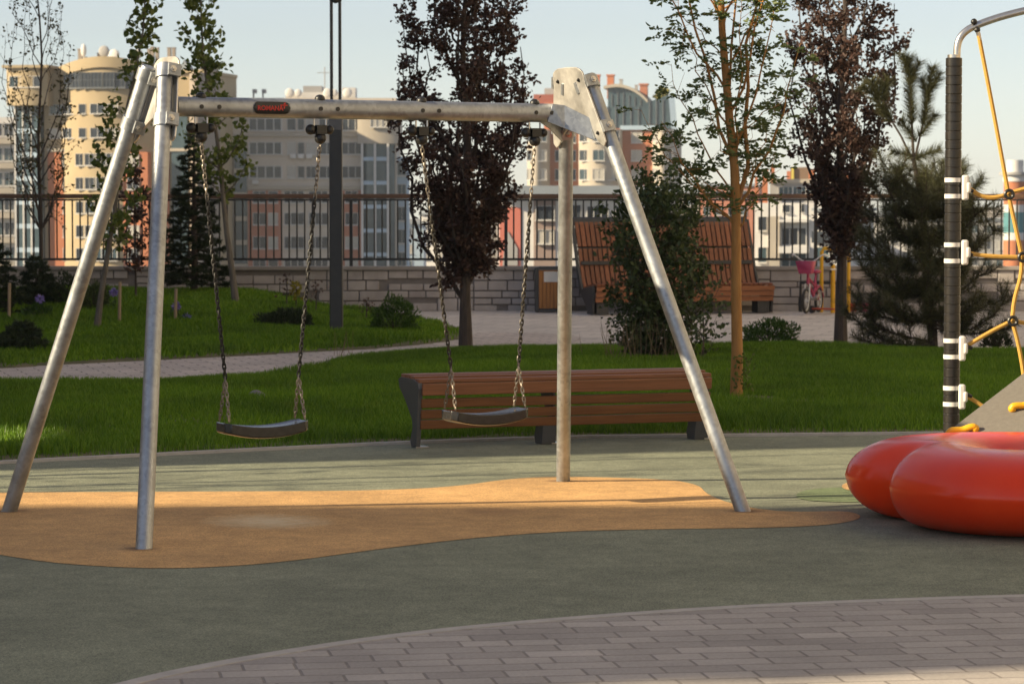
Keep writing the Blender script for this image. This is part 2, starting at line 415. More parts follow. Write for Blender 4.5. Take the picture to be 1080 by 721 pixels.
# lawns
def seg_dist(P_, poly):
    poly = np.array([(p.x, p.y) for p in poly]); d = np.full(len(P_), 1e9); inside = np.zeros(len(P_), bool)
    for i in range(len(poly)):
        a, b = poly[i], poly[(i + 1) % len(poly)]; ab = b - a
        t = np.clip(((P_ - a) @ ab) / max(ab @ ab, 1e-12), 0, 1)
        q = a + t[:, None] * ab; d = np.minimum(d, np.hypot(*(P_ - q).T))
        c = (a[1] > P_[:, 1]) != (b[1] > P_[:, 1])
        xi = a[0] + (P_[:, 1] - a[1]) / (b[1] - a[1] if b[1] != a[1] else 1e-9) * ab[0]
        inside ^= c & (P_[:, 0] < xi)
    return np.where(inside, d, -d)
def sstep(t): t = np.clip(t, 0, 1); return t * t * (3 - 2 * t)

front_poly = chaikin(front_lawn_edge, 2) + list(reversed(chaikin([G(*p) for p in [(-260, 412), (63, 403), (150, 402), (230, 399), (280, 394.5), (320, 388), (347, 379), (397, 373.5), (440, 370), (500, 368.5), (600, 366.5), (760, 368), (900, 369), (1080, 372), (1300, 374)]], 2)))
rear_poly = chaikin([G(*p) for p in [(-260, 396), (0, 388.5), (67, 383.5), (150, 380.5), (230, 376), (320, 371.5), (413, 366.5), (470, 360.5), (490, 356), (496, 351), (484, 345), (452, 338), (425, 333)]], 2) + [Vector((-2.2, WALL_Y + .05, 0)), Vector((-14, WALL_Y + .05, 0))]
def h_front(x, y, sd): return .012 + .09 * sstep(sd / 3.0) + .02 * np.sin(x * 1.3 + .4) * np.sin(y * .9) * sstep(sd / 1.5)
def h_rear(x, y, sd): return .012 + (.30 * sstep((y - 36) / 9.0) * sstep((-1.9 - x) / 2.6) + .05) * sstep(sd / 2.2) + .03 * np.sin(x * 1.1) * np.sin(y * .8 + 1) * sstep(sd / 1.5)

def lawn(name, poly, hf, x0, x1, y0, y1, step, m):
    gx = np.arange(x0, x1, step); gy = np.arange(y0, y1, step)
    X, Y = np.meshgrid(gx, gy); Pn = np.stack([X.ravel(), Y.ravel()], 1); sd = seg_dist(Pn, poly)
    Z = np.where(sd > 0, hf(Pn[:, 0], Pn[:, 1], np.maximum(sd, 0)), -.05 - .0 * sd)
    n = len(gx); I = np.arange(len(Pn)).reshape(len(gy), n)
    F_ = np.stack([I[:-1, :-1].ravel(), I[:-1, 1:].ravel(), I[1:, 1:].ravel(), I[1:, :-1].ravel()], 1)
    keep = (sd[F_] > -step * 1.5).any(1)
    o = mesh_np(name, np.column_stack([Pn, Z]), F_[keep], m, smooth=True)
    return tag(o, kind='structure')
lawn('front_lawn', front_poly, h_front, -9.5, 9.5, 18, 37, .12, soil)
lawn('rear_lawn', rear_poly, h_rear, -14, -.3, 28, WALL_Y + .1, .16, soil)

def lawn_z(x, y, poly=None, hf=None):
    pf = (front_poly, h_front) if poly is None else (poly, hf)
    P_ = np.array([[x, y]]); sd = seg_dist(P_, pf[0])
    if sd[0] < 0: return 0.0
    return float(pf[1](P_[:, 0], P_[:, 1], sd)[0])
def rear_z(x, y): return lawn_z(x, y, rear_poly, h_rear)

grass_m = leaf_mat('grass_blades', (.062, .15, .004), (.17, .29, .014), trans=.3, rough=.45)
def grass_patches(m):
    N, L = m.node_tree.nodes, m.node_tree.links; r = [n for n in N if n.type == 'VALTORGB'][0]
    tc = N.new('ShaderNodeTexCoord'); V = tc.outputs['Object']
    n1 = noise(N, L, V, .55, 6, .7); n2 = noise(N, L, V, 2.6, 5, .7)
    c = mixer(N, L, r.outputs[0], ramp(N, L, n1, [(.36, (.66, .72, .7)), (.62, (1.3, 1.28, 1.0))]), 1.0, 'MULTIPLY')
    c = mixer(N, L, c, (.16, .15, .035), ramp(N, L, n2, [(.55, 0.0), (.75, .38)]))
    for n in N:
        if n.type == 'BSDF_PRINCIPLED': L.new(c, n.inputs['Base Color'])
        if n.type == 'BSDF_TRANSLUCENT': L.new(c, n.inputs[0])
grass_patches(grass_m)
def grass(name, poly, hf, x0, x1, y0, y1, dens, hgt, wid, seed, bare=()):
    r = np.random.default_rng(seed); n = int((x1 - x0) * (y1 - y0) * dens)
    Pn = np.column_stack([r.uniform(x0, x1, n), r.uniform(y0, y1, n)])
    Pn = Pn[np.abs(Pn[:, 0]) < Pn[:, 1] * .1775 + 1.1]
    sd = seg_dist(Pn, poly); k = sd > .02
    cl0 = np.sin(Pn[:, 0] * 2.1 + np.sin(Pn[:, 1] * 1.7)) * np.sin(Pn[:, 1] * 1.9 + np.sin(Pn[:, 0] * 2.3))
    k &= ~((sd < .34 + .2 * cl0) & (r.random(len(Pn)) < .8 - cl0 * .2))
    for (bx, by, bw, bh) in bare:
        k &= ~((((Pn[:, 0] - bx) / bw) ** 2 + ((Pn[:, 1] - by) / bh) ** 2 < 1) & (r.random(len(Pn)) < .93))
    Pn, sd, cl = Pn[k], sd[k], cl0[k]; n = len(Pn)
    z = hf(Pn[:, 0], Pn[:, 1], sd)
    patch = np.sin(Pn[:, 0] * .9 + 1.3 * np.sin(Pn[:, 1] * .7)) * np.sin(Pn[:, 1] * 1.1 + 2)
    h = hgt * (r.uniform(.45, 1.2, n) + .28 * cl + .26 * patch) * np.clip(.55 + sd * 1.1, .55, 1)
    a = r.uniform(0, 2 * PI, n); lean = r.uniform(.05, .7, n) * h; w_ = wid * r.uniform(.7, 1.3, n)
    fa = r.uniform(-.9, .9, n)                                        # the flat of most blades is turned across the view
    dx, dy = np.cos(fa) * w_ / 2, np.sin(fa) * w_ / 2
    lx, ly = np.cos(a) * lean, np.sin(a) * lean
    B = np.column_stack([Pn, z - .005])
    v = np.empty((n, 5, 3), np.float32)
    v[:, 0] = B - np.column_stack([dx, dy, 0 * dx]); v[:, 1] = B + np.column_stack([dx, dy, 0 * dx])
    Mid = B + np.column_stack([lx * .35, ly * .35, h * .6])
    v[:, 2] = Mid + np.column_stack([dx, dy, 0 * dx]) * .75; v[:, 3] = Mid - np.column_stack([dx, dy, 0 * dx]) * .75
    v[:, 4] = B + np.column_stack([lx, ly, h])
    base = (np.arange(n) * 5)[:, None]
    f = np.concatenate([base + np.array([[0, 1, 2]]), base + np.array([[0, 2, 3]]), base + np.array([[3, 2, 4]])])
    return tag(mesh_np(name, v.reshape(-1, 3), f, grass_m), 'short green grass of the lawn', 'grass', kind='stuff')
tb = G(785, 432)
grass('lawn_grass', front_poly, h_front, -9, 9, 18.5, 37, 3400, .08, .0065, 1, bare=[(tb.x, tb.y, .32, .22), (tb.x + .35, tb.y - .35, .3, .12)])
grass('lawn_grass', rear_poly, h_rear, -9.5, -.3, 28.5, WALL_Y, 1300, .09, .013, 2)
# ------------------------------------------------------------------ swing frame
SW = Vector((-.774, 16.42, 0)); SWR = math.atan2(.4892, .8723)
fr = thing('swing_set', 'galvanised steel double swing stand with splayed legs on the orange rubber', 'swing set', SW, SWR)
LEGT = {}
for sx in (-1, 1):
    for sy in (-1, 1):
        foot = Vector((sx * 1.836, sy * 1.03, -.04)); top = Vector((sx * 1.325, sy * .12, 2.5))
        LEGT[(sx, sy)] = (foot, top)
        mb = MB(); d = (top - foot)
        mb.tube([foot, foot + d * .33, foot + d * .66, foot + d * .992, top], [.0435, .0435, .0435, .0435, .040], 24)
        leg = mb.build('leg', galv, fr)
        # saddle clamps with bolts
        for zt in (2.455, 2.19):
            c = foot + d * ((zt - foot.z) / d.z); ax = d.normalized()
            out = Vector((sx, 0, 0)); out = (out - ax * out.dot(ax)).normalized(); side = ax.cross(out)
            mb = MB(); vs = []; n = 10
            for hh in (-.035, .035):
                for rr in (.045, .053):
                    for k in range(n + 1):
                        a = -PI / 2 + PI * k / n
                        vs.append(c + ax * hh + (out * math.cos(a) + side * math.sin(a)) * rr)
            q = n + 1; fs = []
            for k in range(n):
                fs += [(q + k, q + k + 1, 3 * q + k + 1, 3 * q + k), (k, 2 * q + k, 2 * q + k + 1, k + 1), (2 * q + k, 3 * q + k, 3 * q + k + 1, 2 * q + k + 1), (k, k + 1, q + k + 1, q + k)]
            mb.add(vs, fs)
            for s_ in (-1, 1):
                e = c + side * s_ * .056
                R = Matrix((side, ax, out)).transposed()
                mb.box(e - out * .03 + side * s_ * .004, (.02, .07, .07), R)
            cl = mb.build('leg_clamp', galv, fr, smooth=True)
            for s_ in (-1, 1):
                mb = MB(); e = c + side * s_ * .058 - out * .02
                mb.cyl(e, e + side * s_ * .03, .011, 8); mb.cyl(e + side * s_ * .006, e + side * s_ * .02, .019, 6)
                mb.build('bolt', steel_bright, cl)
# beam
mb = MB(); mb.tube([(-1.22, 0, 2.28), (1.17, 0, 2.28)], .0545, 28)
beam = mb.build('beam', galv, fr)
# end plates, parallel to the leaning legs
for sx in (-1, 1):
    n0 = Vector((sx * 1, 0, .201)).normalized(); up = Vector((-sx * .201, 0, 1)).normalized()
    c0 = Vector((sx * 1.262, 0, 2.5))
    prof = []
    for k in range(9):
        a = PI * k / 8; prof.append((-.115 * math.cos(a) if False else (.115 * math.cos(a) + (.06 if k < 4 else -.06 if k > 4 else 0)), .0 + .05 * math.sin(a)))
    prof += [(-.185, -.06), (-.285, -.33), (-.30, -.40), (-.275, -.425), (-.24, -.41)]
    prof += [(-.15, -.335), (-.07, -.295), (0, -.285), (.07, -.295), (.15, -.335)]
    prof += [(.24, -.41), (.275, -.425), (.30, -.40), (.285, -.33), (.185, -.06)]
    pts = [c0 + Vector((0, y, 0)) + up * z for y, z in prof]
    mb = MB(); mb.prism(pts, n0 * .01)
    pl = mb.build('end_plate', galv_plate, fr, smooth=False, bevel=.002)
    for y, z in ((.12, -.03), (-.12, -.03), (.235, -.345), (-.235, -.345)):
        mb = MB(); p = c0 + Vector((0, y, 0)) + up * z
        mb.cyl(p + n0 * .012, p - n0 * .004, .0125, 10); mb.cyl(p - n0 * .004, p - n0 * .012, .007, 8)
        mb.build('bolt', black_plastic, pl)
    # brackets from the beam out to the two legs
    for sy in ((-1, 1) if sx > 0 else ()):
        foot, top = LEGT[(sx, sy)]; d = top - foot
        c = foot + d * ((2.19 - foot.z) / d.z)
        a0, a1 = Vector((sx * 1.13, sy * .052, 2.332)), Vector((sx * 1.10, sy * .05, 2.228))
        m0, m1 = Vector((sx * 1.20, sy * .07, 2.325)), Vector((sx * 1.19, sy * .09, 2.19))
        b0, b1 = c + Vector((-sx * .055, -sy * .05, .05)), c + Vector((-sx * .045, -sy * .03, -.075))
        e0, e1 = c + Vector((-sx * .05, sy * .03, .045)), c + Vector((-sx * .04, sy * .03, -.08))
        th = Vector((0, -sy * .012, 0)); mb = MB()
        ring = [(a0, a1), (m0, m1), (b0, b1), (e0, e1)]
        vs = []
        for t_, u_ in ring: vs += [t_, u_, u_ + th, t_ + th]
        fs = [(0, 1, 2, 3)]
        for i in range(len(ring) - 1):
            for k in range(4): fs.append((4 * i + k, 4 * i + (k + 1) % 4, 4 * i + 4 + (k + 1) % 4, 4 * i + 4 + k))
        fs.append(tuple(range(4 * len(ring) - 4, 4 * len(ring))))
        mb.add(vs, fs); mb.build('bracket', galv, fr, smooth=False, bevel=.003)
# hangers
HX = [-1.067, -.347, .295, 1.039]
for hx in HX:
    mb = MB()
    mb.tube([(hx + x, 0, 2.28 + z) for x, z in ((-.036, -.05), (-.036, -.12), (.036, -.12), (.036, -.05))], .006, 6)
    hg = mb.build('hanger', steel_bright, fr)
    mb = MB()
    mb.box((hx, 0, 2.165), (.062, .06, .05)); mb.ball((hx - .058, 0, 2.165), .03, 12, 8); mb.ball((hx + .058, 0, 2.165), .026, 12, 8)
    mb.ball((hx + .002, 0, 2.118), .034, 12, 8); mb.cyl((hx, 0, 2.15), (hx, 0, 2.10), .02, 10)
    mb.build('bearing', black_plastic, hg, bevel=.0)
    mb = MB(); mb.ball((hx, 0, 2.336), .03, 12, 8, (1, 1, .85)); mb.build('bolt_cap', black_plastic, hg)
    for q in (-.02, .085):
        mb = MB(); mb.cyl((hx + q, -.053, 2.28), (hx + q, -.058, 2.28), .0125, 10); mb.build('plug', black_plastic, fr)
# name plate with red lettering
mb = MB(); nx0 = -.667; R0 = .056
prof = []
for k in range(24):
    a = 2 * PI * k / 24; x = .078 * (1 if math.cos(a) > 0 else -1) + .034 * math.cos(a); z = .034 * math.sin(a); prof.append((x, z))
vs = []; nseg = len(prof)
for off in (0.0, .004):
    for x, z in prof:
        an = z / R0; vs.append((nx0 + x, -(R0 + off) * math.cos(an), 2.28 + (R0 + off) * math.sin(an)))
    
vs2 = vs + [(nx0 + x * .0, -(R0 + .004), 2.28) for x, z in prof[:1]]
fs = [(k, (k + 1) % nseg, nseg + (k + 1) % nseg, nseg + k) for k in range(nseg)]
# rows across the plate so that it follows the round beam
rows = []
mb.add(vs, fs)
cols = 16
for i in range(cols):
    xa, xb = -.112 + .224 * i / cols, -.112 + .224 * (i + 1) / cols
    def zh(x): ax = abs(x); return .034 if ax < .078 else math.sqrt(max(.034 ** 2 - (ax - .078) ** 2, 1e-9))
    q = []
    for x in (xa, xb):
        col = []
        for j in range(7):
            z = zh(x) * (j / 3 - 1); an = z / R0
            col.append((nx0 + x, -(R0 + .004) * math.cos(an), 2.28 + (R0 + .004) * math.sin(an)))
        q.append(col)
    mb.add(q[0] + q[1], [(j, j + 1, j + 8, j + 7) for j in range(6)])
npl = mb.build('name_plate', black_plastic, fr)
def text_mesh(name, body, size, m, parent, loc, rot, extrude=.0008, offset=0.0):
    cu = bpy.data.curves.new(name, 'FONT'); cu.body = body; cu.size = size; cu.align_x = 'CENTER'; cu.align_y = 'CENTER'; cu.extrude = extrude; cu.offset = offset
    t = bpy.data.objects.new(name, cu); COL.objects.link(t)
    bpy.context.view_layer.update()
    me = bpy.data.meshes.new_from_object(t.evaluated_get(bpy.context.evaluated_depsgraph_get()))
    bpy.data.objects.remove(t); me.name = name; me.materials.clear(); me.materials.append(m)
    o = bpy.data.objects.new(name, me); COL.objects.link(o); o.parent = parent; o.location = loc; o.rotation_euler = rot
    return o
text_mesh('lettering', 'ROMANA', .036, red_paint, npl, (nx0 - .012, -.0618, 2.277), (PI / 2, 0, 0), offset=.0009)
mb = MB(); e = -.0622
for pts in ([(.05, .012), (.092, .012), (.092, .018), (.05, .018)], [(.068, -.004), (.075, -.004), (.082, .03), (.072, .027)]):
    mb.prism([(nx0 + x, e, 2.28 + z) for x, z in pts], (0, .002, 0))
mb.build('emblem', red_paint, npl, smooth=False)

# ------------------------------------------------------------------ the two swings
def chain(path, pitch=.026, wr=.0036, hw=.0085):
    """links along a polyline, every second one turned by a right angle"""
    mb = MB(); pts = [Vector(p) for p in path]
    L_ = sum((b - a).length for a, b in zip(pts, pts[1:])); n = max(2, int(L_ / pitch)); seg = 0; acc = 0
    def at(s):
        for a, b in zip(pts, pts[1:]):
            l = (b - a).length
            if s <= l + 1e-6: return a + (b - a) * (s / l), (b - a).normalized()
            s -= l
        return pts[-1], (pts[-1] - pts[-2]).normalized()
    rnd = random.Random(int(abs(pts[0].x) * 1000))
    for i in range(n):
        c, t = at((i + .5) * L_ / n)
        u = t.cross(Vector((0, 1, .01))).normalized(); v = t.cross(u)
        a0 = (PI / 4 if i % 2 else -PI / 4) + rnd.uniform(-.25, .25)
        s_ = u * math.cos(a0) + v * math.sin(a0); hl = L_ / n * .5 + wr * 1.6
        ring = []
        for k in range(10):
            a = 2 * PI * k / 10
            ring.append(c + t * (hl * math.sin(a)) + s_ * (hw * math.copysign(abs(math.cos(a)) ** .6, math.cos(a))))
        mb.tube(ring, wr, 5, closed=True)
    return mb

def make_swing(cx, tops, label, ylean=0.0, zs=.52, half=.235, shift=0.0):
    root = thing('swing', label, 'swing', SW + Matrix.Rotation(SWR, 3, 'Z') @ Vector((cx + shift, 0, 0)), SWR, 'swings hanging from the frame')
    # curved rubber seat
    nu, nv = 18, 6; mb = MB(); top, bot = [], []
    for i in range(nu + 1):
        x = -half - .02 + (2 * half + .04) * i / nu; s_ = abs(x) / (half + .02)
        endr = 1 - max(0, (s_ - .86) / .14) ** 2 * .35
        for j in range(nv + 1):
            y = (-.09 + .18 * j / nv) * endr
            z = zs + .012 + .032 * s_ ** 2 - (.006 if 0 < j < nv else 0)
            top.append((x, y + ylean, z)); bot.append((x, y + ylean, z - .06 + .006 * s_ ** 3))
    q = nv + 1; nt = len(top); fs = []
    for i in range(nu):
        for j in range(nv):
            a = i * q + j
            fs += [(a, a + 1, a + q + 1, a + q), (nt + a, nt + a + q, nt + a + q + 1, nt + a + 1)]
        a = i * q; fs += [(a, a + q, nt + a + q, nt + a), (a + nv, nt + a + nv, nt + a + q + nv, a + q + nv)]
    for j in range(nv): fs += [(j, nt + j, nt + j + 1, j + 1), (nu * q + j, nu * q + j + 1, nt + nu * q + j + 1, nt + nu * q + j)]
    mb.add(top + bot, fs); mb.build('seat', rubber_seat, root, bevel=.006)
    for s_, tx in zip((-1, 1), tops):
        t0 = Vector((tx - cx - shift, 0, 2.09)); sp = Vector((s_ * (half - .012), ylean, zs + .285))
        def on(f): return t0 + (sp - t0) * f + Vector((0, 0, 0))
        chain([on(0), on(.24)]).build('upper_chain', chain_steel, root)
        chain([on(.24), on(.5), on(1)], wr=.0046, hw=.009).build('sleeved_chain', chain_black if cx < 0 else chain_mid, root)
        for sy in (-1, 1):
            chain([sp, Vector((s_ * (half - .005), sy * .065 + ylean, zs + .05))]).build('seat_chain', chain_steel, root)
    return root
make_swing((HX[0] + HX[1]) / 2, HX[:2], 'rubber swing seat on black chains, nearer the frame with the red lettering', zs=.503)
make_swing((HX[2] + HX[3]) / 2, HX[2:], 'rubber swing seat hanging in front of the slatted wooden bench', zs=.523, shift=.03, ylean=-.02)

# ------------------------------------------------------------------ climbing frame with red pod
cf = thing('climbing_frame', 'playground rope climber with black striped post, grey ramp and red rounded base', 'climbing frame', (2.75, 16.3, 0))
O = Vector((2.75, 16.3, 0))
def L3(v): return Vector(v) - O
PX = (1004.5 - CX) / F * 18.5
s185 = 18.5 / F
def cz(py): return H - (py - YH) * s185
def cxp(px): return (px - CX) * s185
pole_m = mat('pole_rubber', (.013, .012, .011), (.024, .021, .018), rough=.3, scale=14, stretch=(1, 1, 6))
mb = MB(); zt = cz(62); path = []; rad = []
nz = 46
for i in range(nz + 1):
    z = zt * i / nz
    path += [(PX, 18.5, z - .003), (PX, 18.5, z + .003)] if 0 < i < nz else [(PX, 18.5, z)]
    rad += [.0505, .0505] if 0 < i < nz else [.051]
# shallow grooves between the sleeve's rings
pp, rr = [], []
for i in range(nz):
    z0, z1 = zt * i / nz, zt * (i + 1) / nz
    pp += [(PX, 18.5, z0 + .002), (PX, 18.5, z0 + .006), (PX, 18.5, z1 - .004), (PX, 18.5, z1)]; rr += [.0492, .0525, .0525, .0492]
mb.tube([L3(p) for p in pp], rr, 24)
post = mb.build('post', pole_m, cf)
for py in (190, 207, 258, 275, 359, 376, 409, 426):
    mb = MB(); z = cz(py); mb.cyl(L3((PX, 18.5, z - .014)), L3((PX, 18.5, z + .014)), .0545, 24); mb.build('white_band', white_plastic, post)
for k, py in enumerate((198, 266, 367, 418)):
    z = cz(py); x = cxp(1014 if k > 1 else 1016); mb = MB()
    mb.box(L3((x + .002, 18.47, z)), (.044, .06, .16)); mb.box(L3((x + .022, 18.46, z)), (.03, .05, .07))
    mb.build('rope_clip', white_plastic, cf, bevel=.012)
mb = MB(); mb.cyl(L3((PX, 18.5, zt)), L3((PX, 18.5, zt + .02)), .042, 20)
ap = [(1007.5, 70), (1007.5, 58), (1008, 48), (1011, 40), (1017, 33.5), (1026, 28.5), (1045, 21.5), (1062, 16.5), (1085, 11), (1130, 5), (1190, 3), (1240, 8)]
mb.tube(chaikin([L3((cxp(a), 18.5, cz(b))) for a, b in ap], 2), .0235, 16)
mb.tube(chaikin([L3((cxp(a), 18.5, cz(b))) for a, b in [(1240, 8), (1262, 14), (1275, 30), (1277, 60), (1277, 500)]], 2), .0235, 12)
mb.build('arch', steel_bright, cf)
mb = MB(); mb.ball(L3((cxp(1024.5), 18.47, cz(24.5))), .021, 12, 8); mb.ball(L3((cxp(1028), 18.47, cz(33))), .02, 12, 8); mb.build('rope_fixing', black_plastic, cf)
mb = MB(); mb.cyl(L3((cxp(1028.5), 18.47, cz(35))), L3((cxp(1031), 18.47, cz(44))), .014, 12, .012); mb.build('rope_ferrule', steel_bright, cf)
def ropes(lst): 
    mb = MB()
    for l in lst: mb.tube(chaikin([L3((cxp(a), 18.47, cz(b))) for a, b in l], 2), .0135, 8)
    return mb
net = ropes([[(1029, 36), (1045, 115), (1062, 204)], [(1062, 204), (1070, 240), (1077, 271)], [(1077, 271), (1076, 292), (1069, 315), (1067, 338)],
       [(1067, 338), (1074, 362), (1080, 395), (1083, 430)], [(1021, 199), (1033, 207), (1046, 209), (1062, 205)], [(1021, 267), (1040, 270), (1077, 271)],
       [(1020, 364), (1045, 349), (1067, 338)], [(1018, 416), (1026, 421), (1040, 430)],
       [(1062, 204), (1090, 196), (1130, 190)], [(1077, 271), (1100, 268), (1140, 266)], [(1067, 338), (1090, 342), (1140, 340)], [(1110, 30), (1120, 110), (1130, 190), (1140, 266), (1138, 340), (1130, 420)]]).build('rope_net', rope_yellow, cf)
for a, b in ((1062, 205), (1077, 271), (1067, 338), (1130, 190), (1140, 266), (1138, 340)):
    mb = MB(); c = L3((cxp(a), 18.44, cz(b)))
    ring = [c + Vector((.026 * math.cos(2 * PI * k / 14), 0, .026 * math.sin(2 * PI * k / 14))) for k in range(14)]
    mb.tube(ring, .011, 8, closed=True); mb.build('rope_joint', black_plastic, cf)
for k, py in enumerate((201, 268, 366, 417)):
    mb = MB(); mb.cyl(L3((cxp(1018), 18.465, cz(py - 2))), L3((cxp(1025), 18.465, cz(py + 1))), .017, 10, .012); mb.build('rope_socket', black_plastic, cf)
# ramp panel
p1 = P(966, 482, 16.85); p2 = P(1105, 374, 17.6); p3 = P(1330, 470, 16.3); p4 = p2 + (p3 - p1) * .8
nrm = (p2 - p1).cross(p3 - p1).normalized()
if nrm.z < 0: nrm = -nrm
mb = MB(); mb.prism([L3(p) for p in (p1, p2, p4, p3)], -nrm * .03); mb.build('ramp', panel_grey, cf, smooth=False, bevel=.004)
def on_panel(px, py):
    o = Vector((0, 0, H)); d = P(px, py, 1.0) - o; t = (p1 - o).dot(nrm) / d.dot(nrm); return o + d * t
def hold(px0, py0, px1, py1, m, r=.026):
    a, b = on_panel(px0, py0), on_panel(px1, py1); mb = MB(); mid = (a + b) / 2
    pts = [L3(a + nrm * .0), L3(a + nrm * .028), L3(a * .8 + b * .2 + nrm * .03), L3(mid + nrm * .018), L3(a * .2 + b * .8 + nrm * .03), L3(b + nrm * .028), L3(b)]
    mb.tube(chaikin(pts, 2), [r * q for q in [1.1] * 0] or r, 12); mb.ball(L3(a + nrm * .014), r * 1.25, 12, 8); mb.ball(L3(b + nrm * .014), r * 1.25, 12, 8)
    mb.build('climbing_hold', m, cf)
hold(1003, 459, 1030, 454, hold_yellow, .02); hold(1069, 433, 1094, 428, hold_yellow, .02); hold(1060, 463, 1067, 462, hold_red, .012)
hold(1120, 462, 1135, 455, hold_yellow, .02)
# red pod: lobed plan, rounded section, a seam at half height
keys = [(0, 1.2), (35, 1.0), (70, .88), (105, .85), (130, .86), (150, .885), (165, .885), (178, .87), (190, .82), (200, .735), (206, .72), (213, .82), (222, .97), (235, 1.09), (250, 1.22), (267, 1.31), (290, 1.36), (330, 1.36)]
def rad_at(th):
    th %= 360; n = len(keys)
    for i in range(n):
        a, ra = keys[i]; b, rb = keys[(i + 1) % n]; bb = b if b > a else b + 360
        t = th if th >= a else th + 360
        if a <= t <= bb:
            r0, r3 = keys[i - 1][1], keys[(i + 2) % n][1]; u = (t - a) / (bb - a)
            m0 = (rb - r0) / 2; m1 = (r3 - ra) / 2
            return (2 * u ** 3 - 3 * u ** 2 + 1) * ra + (u ** 3 - 2 * u ** 2 + u) * m0 + (-2 * u ** 3 + 3 * u ** 2) * rb + (u ** 3 - u ** 2) * m1
    return 1
mb = MB(); nth, nph = 144, 36; vs = []; PC = Vector((2.75, 16.1, 0)); hz = .222
for j in range(nph + 1):
    ph = -PI / 2 + PI * j / nph
    cr = abs(math.cos(ph)); sz = math.sin(ph)
    seam = .005 if abs(j - nph / 2) < .5 else 0
    up_ = sz > 0
    for i in range(nth):
        th = 360 * i / nth; R_ = rad_at(th)
        a_ = (.43 if up_ else .36) * (R_ / 1.1) ** .7
        f_ = max(0.0, min(1.0, (abs(ph) / (PI / 2)) / .78))              # the round flank, then the flatter middle
        t_ = f_ * PI / 2
        if abs(ph) / (PI / 2) <= .78:
            rr_ = R_ - a_ * (1 - math.cos(t_)); z = (.228 + (.212 if up_ else .228) * math.copysign(math.sin(t_), sz)) if j != nph // 2 else .228
        else:
            g_ = (abs(ph) / (PI / 2) - .78) / .22; rr_ = (R_ - a_) * (1 - g_); z = (.44 - .11 * g_ * g_) if up_ else 0.0
        rr_ += seam
        vs.append(L3(PC + Vector((rr_ * math.cos(math.radians(th)), rr_ * math.sin(math.radians(th)), z))))
fs = [(j * nth + i, j * nth + (i + 1) % nth, (j + 1) * nth + (i + 1) % nth, (j + 1) * nth + i) for j in range(nph) for i in range(nth)]
mb.add(vs, fs); pod = mb.build('red_base', pod_red, cf)
pod.data.polygons.foreach_set('use_smooth', [True] * len(pod.data.polygons))

# ------------------------------------------------------------------ near bench
B0, B1_ = G(441, 473), G(747, 463.5)
ax = (B1_ - B0).normalized(); blen = (B1_ - B0).length
bt = thing('park_bench', 'long low brown slatted bench on dark metal legs behind the right swing seat', 'bench', B0, math.atan2(ax.y, ax.x))
# local: x along, y to the back
side = [(.0, .0), (.10, .0), (.13, .045), (.075, .14), (.085, .2), (.24, .33), (.38, .42), (.40, .475), (.35, .494), (.06, .492), (-.045, .47), (-.065, .43), (-.05, .36), (-.03, .2)]
for x in (.0, blen * .46, blen - .01):
    mb = MB(); k = 1.0
    prof = side if x == 0 or x > 1.5 else [(.02, 0), (.11, 0), (.13, .05), (.075, .14), (.085, .2), (.2, .33), (.28, .40), (.28, .46), (-.03, .44), (-.02, .2)]
    mb.prism([(x - .02, y, z) for y, z in prof], (.035 if x == 0 else .02, 0, 0)); mb.build('leg', bench_metal, bt, smooth=False, bevel=.003)
    if x > 0:
        mb = MB(); mb.prism([(x - .1, y, z) for y, z in [(.0, 0), (.13, .0), (.15, .05), (.10, .16), (-.01, .2), (-.03, .14)]], (.11, 0, 0)); mb.build('leg_bracket', bench_metal, bt, smooth=False, bevel=.004)
    mb = MB(); mb.box((x + .03, .05, .006), (.1, .12, .008)); mb.build('foot_plate', steel_bright, bt, smooth=False)
xs0, xs1 = .02, blen - .02
for k, (y, z) in enumerate([(.0, .482), (.105, .498), (.21, .504), (.315, .502)]):
    mb = MB(); mb.box(((xs0 + xs1) / 2, y + .005, z), (xs1 - xs0 + (.06 if k < 9 else 0), .094, .03)); mb.build('seat_slat', wood_bench, bt, bevel=.006)
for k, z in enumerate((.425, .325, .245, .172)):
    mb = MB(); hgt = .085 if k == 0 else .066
    mb.box(((xs0 + xs1) / 2, -.073 + (.014 + .012 * k if k else 0), z), (xs1 - xs0 + .03, .026, hgt), Matrix.Rotation(math.radians(6), 3, 'X')); mb.build('front_slat', wood_bench if k == 0 else wood_front, bt, bevel=.005)
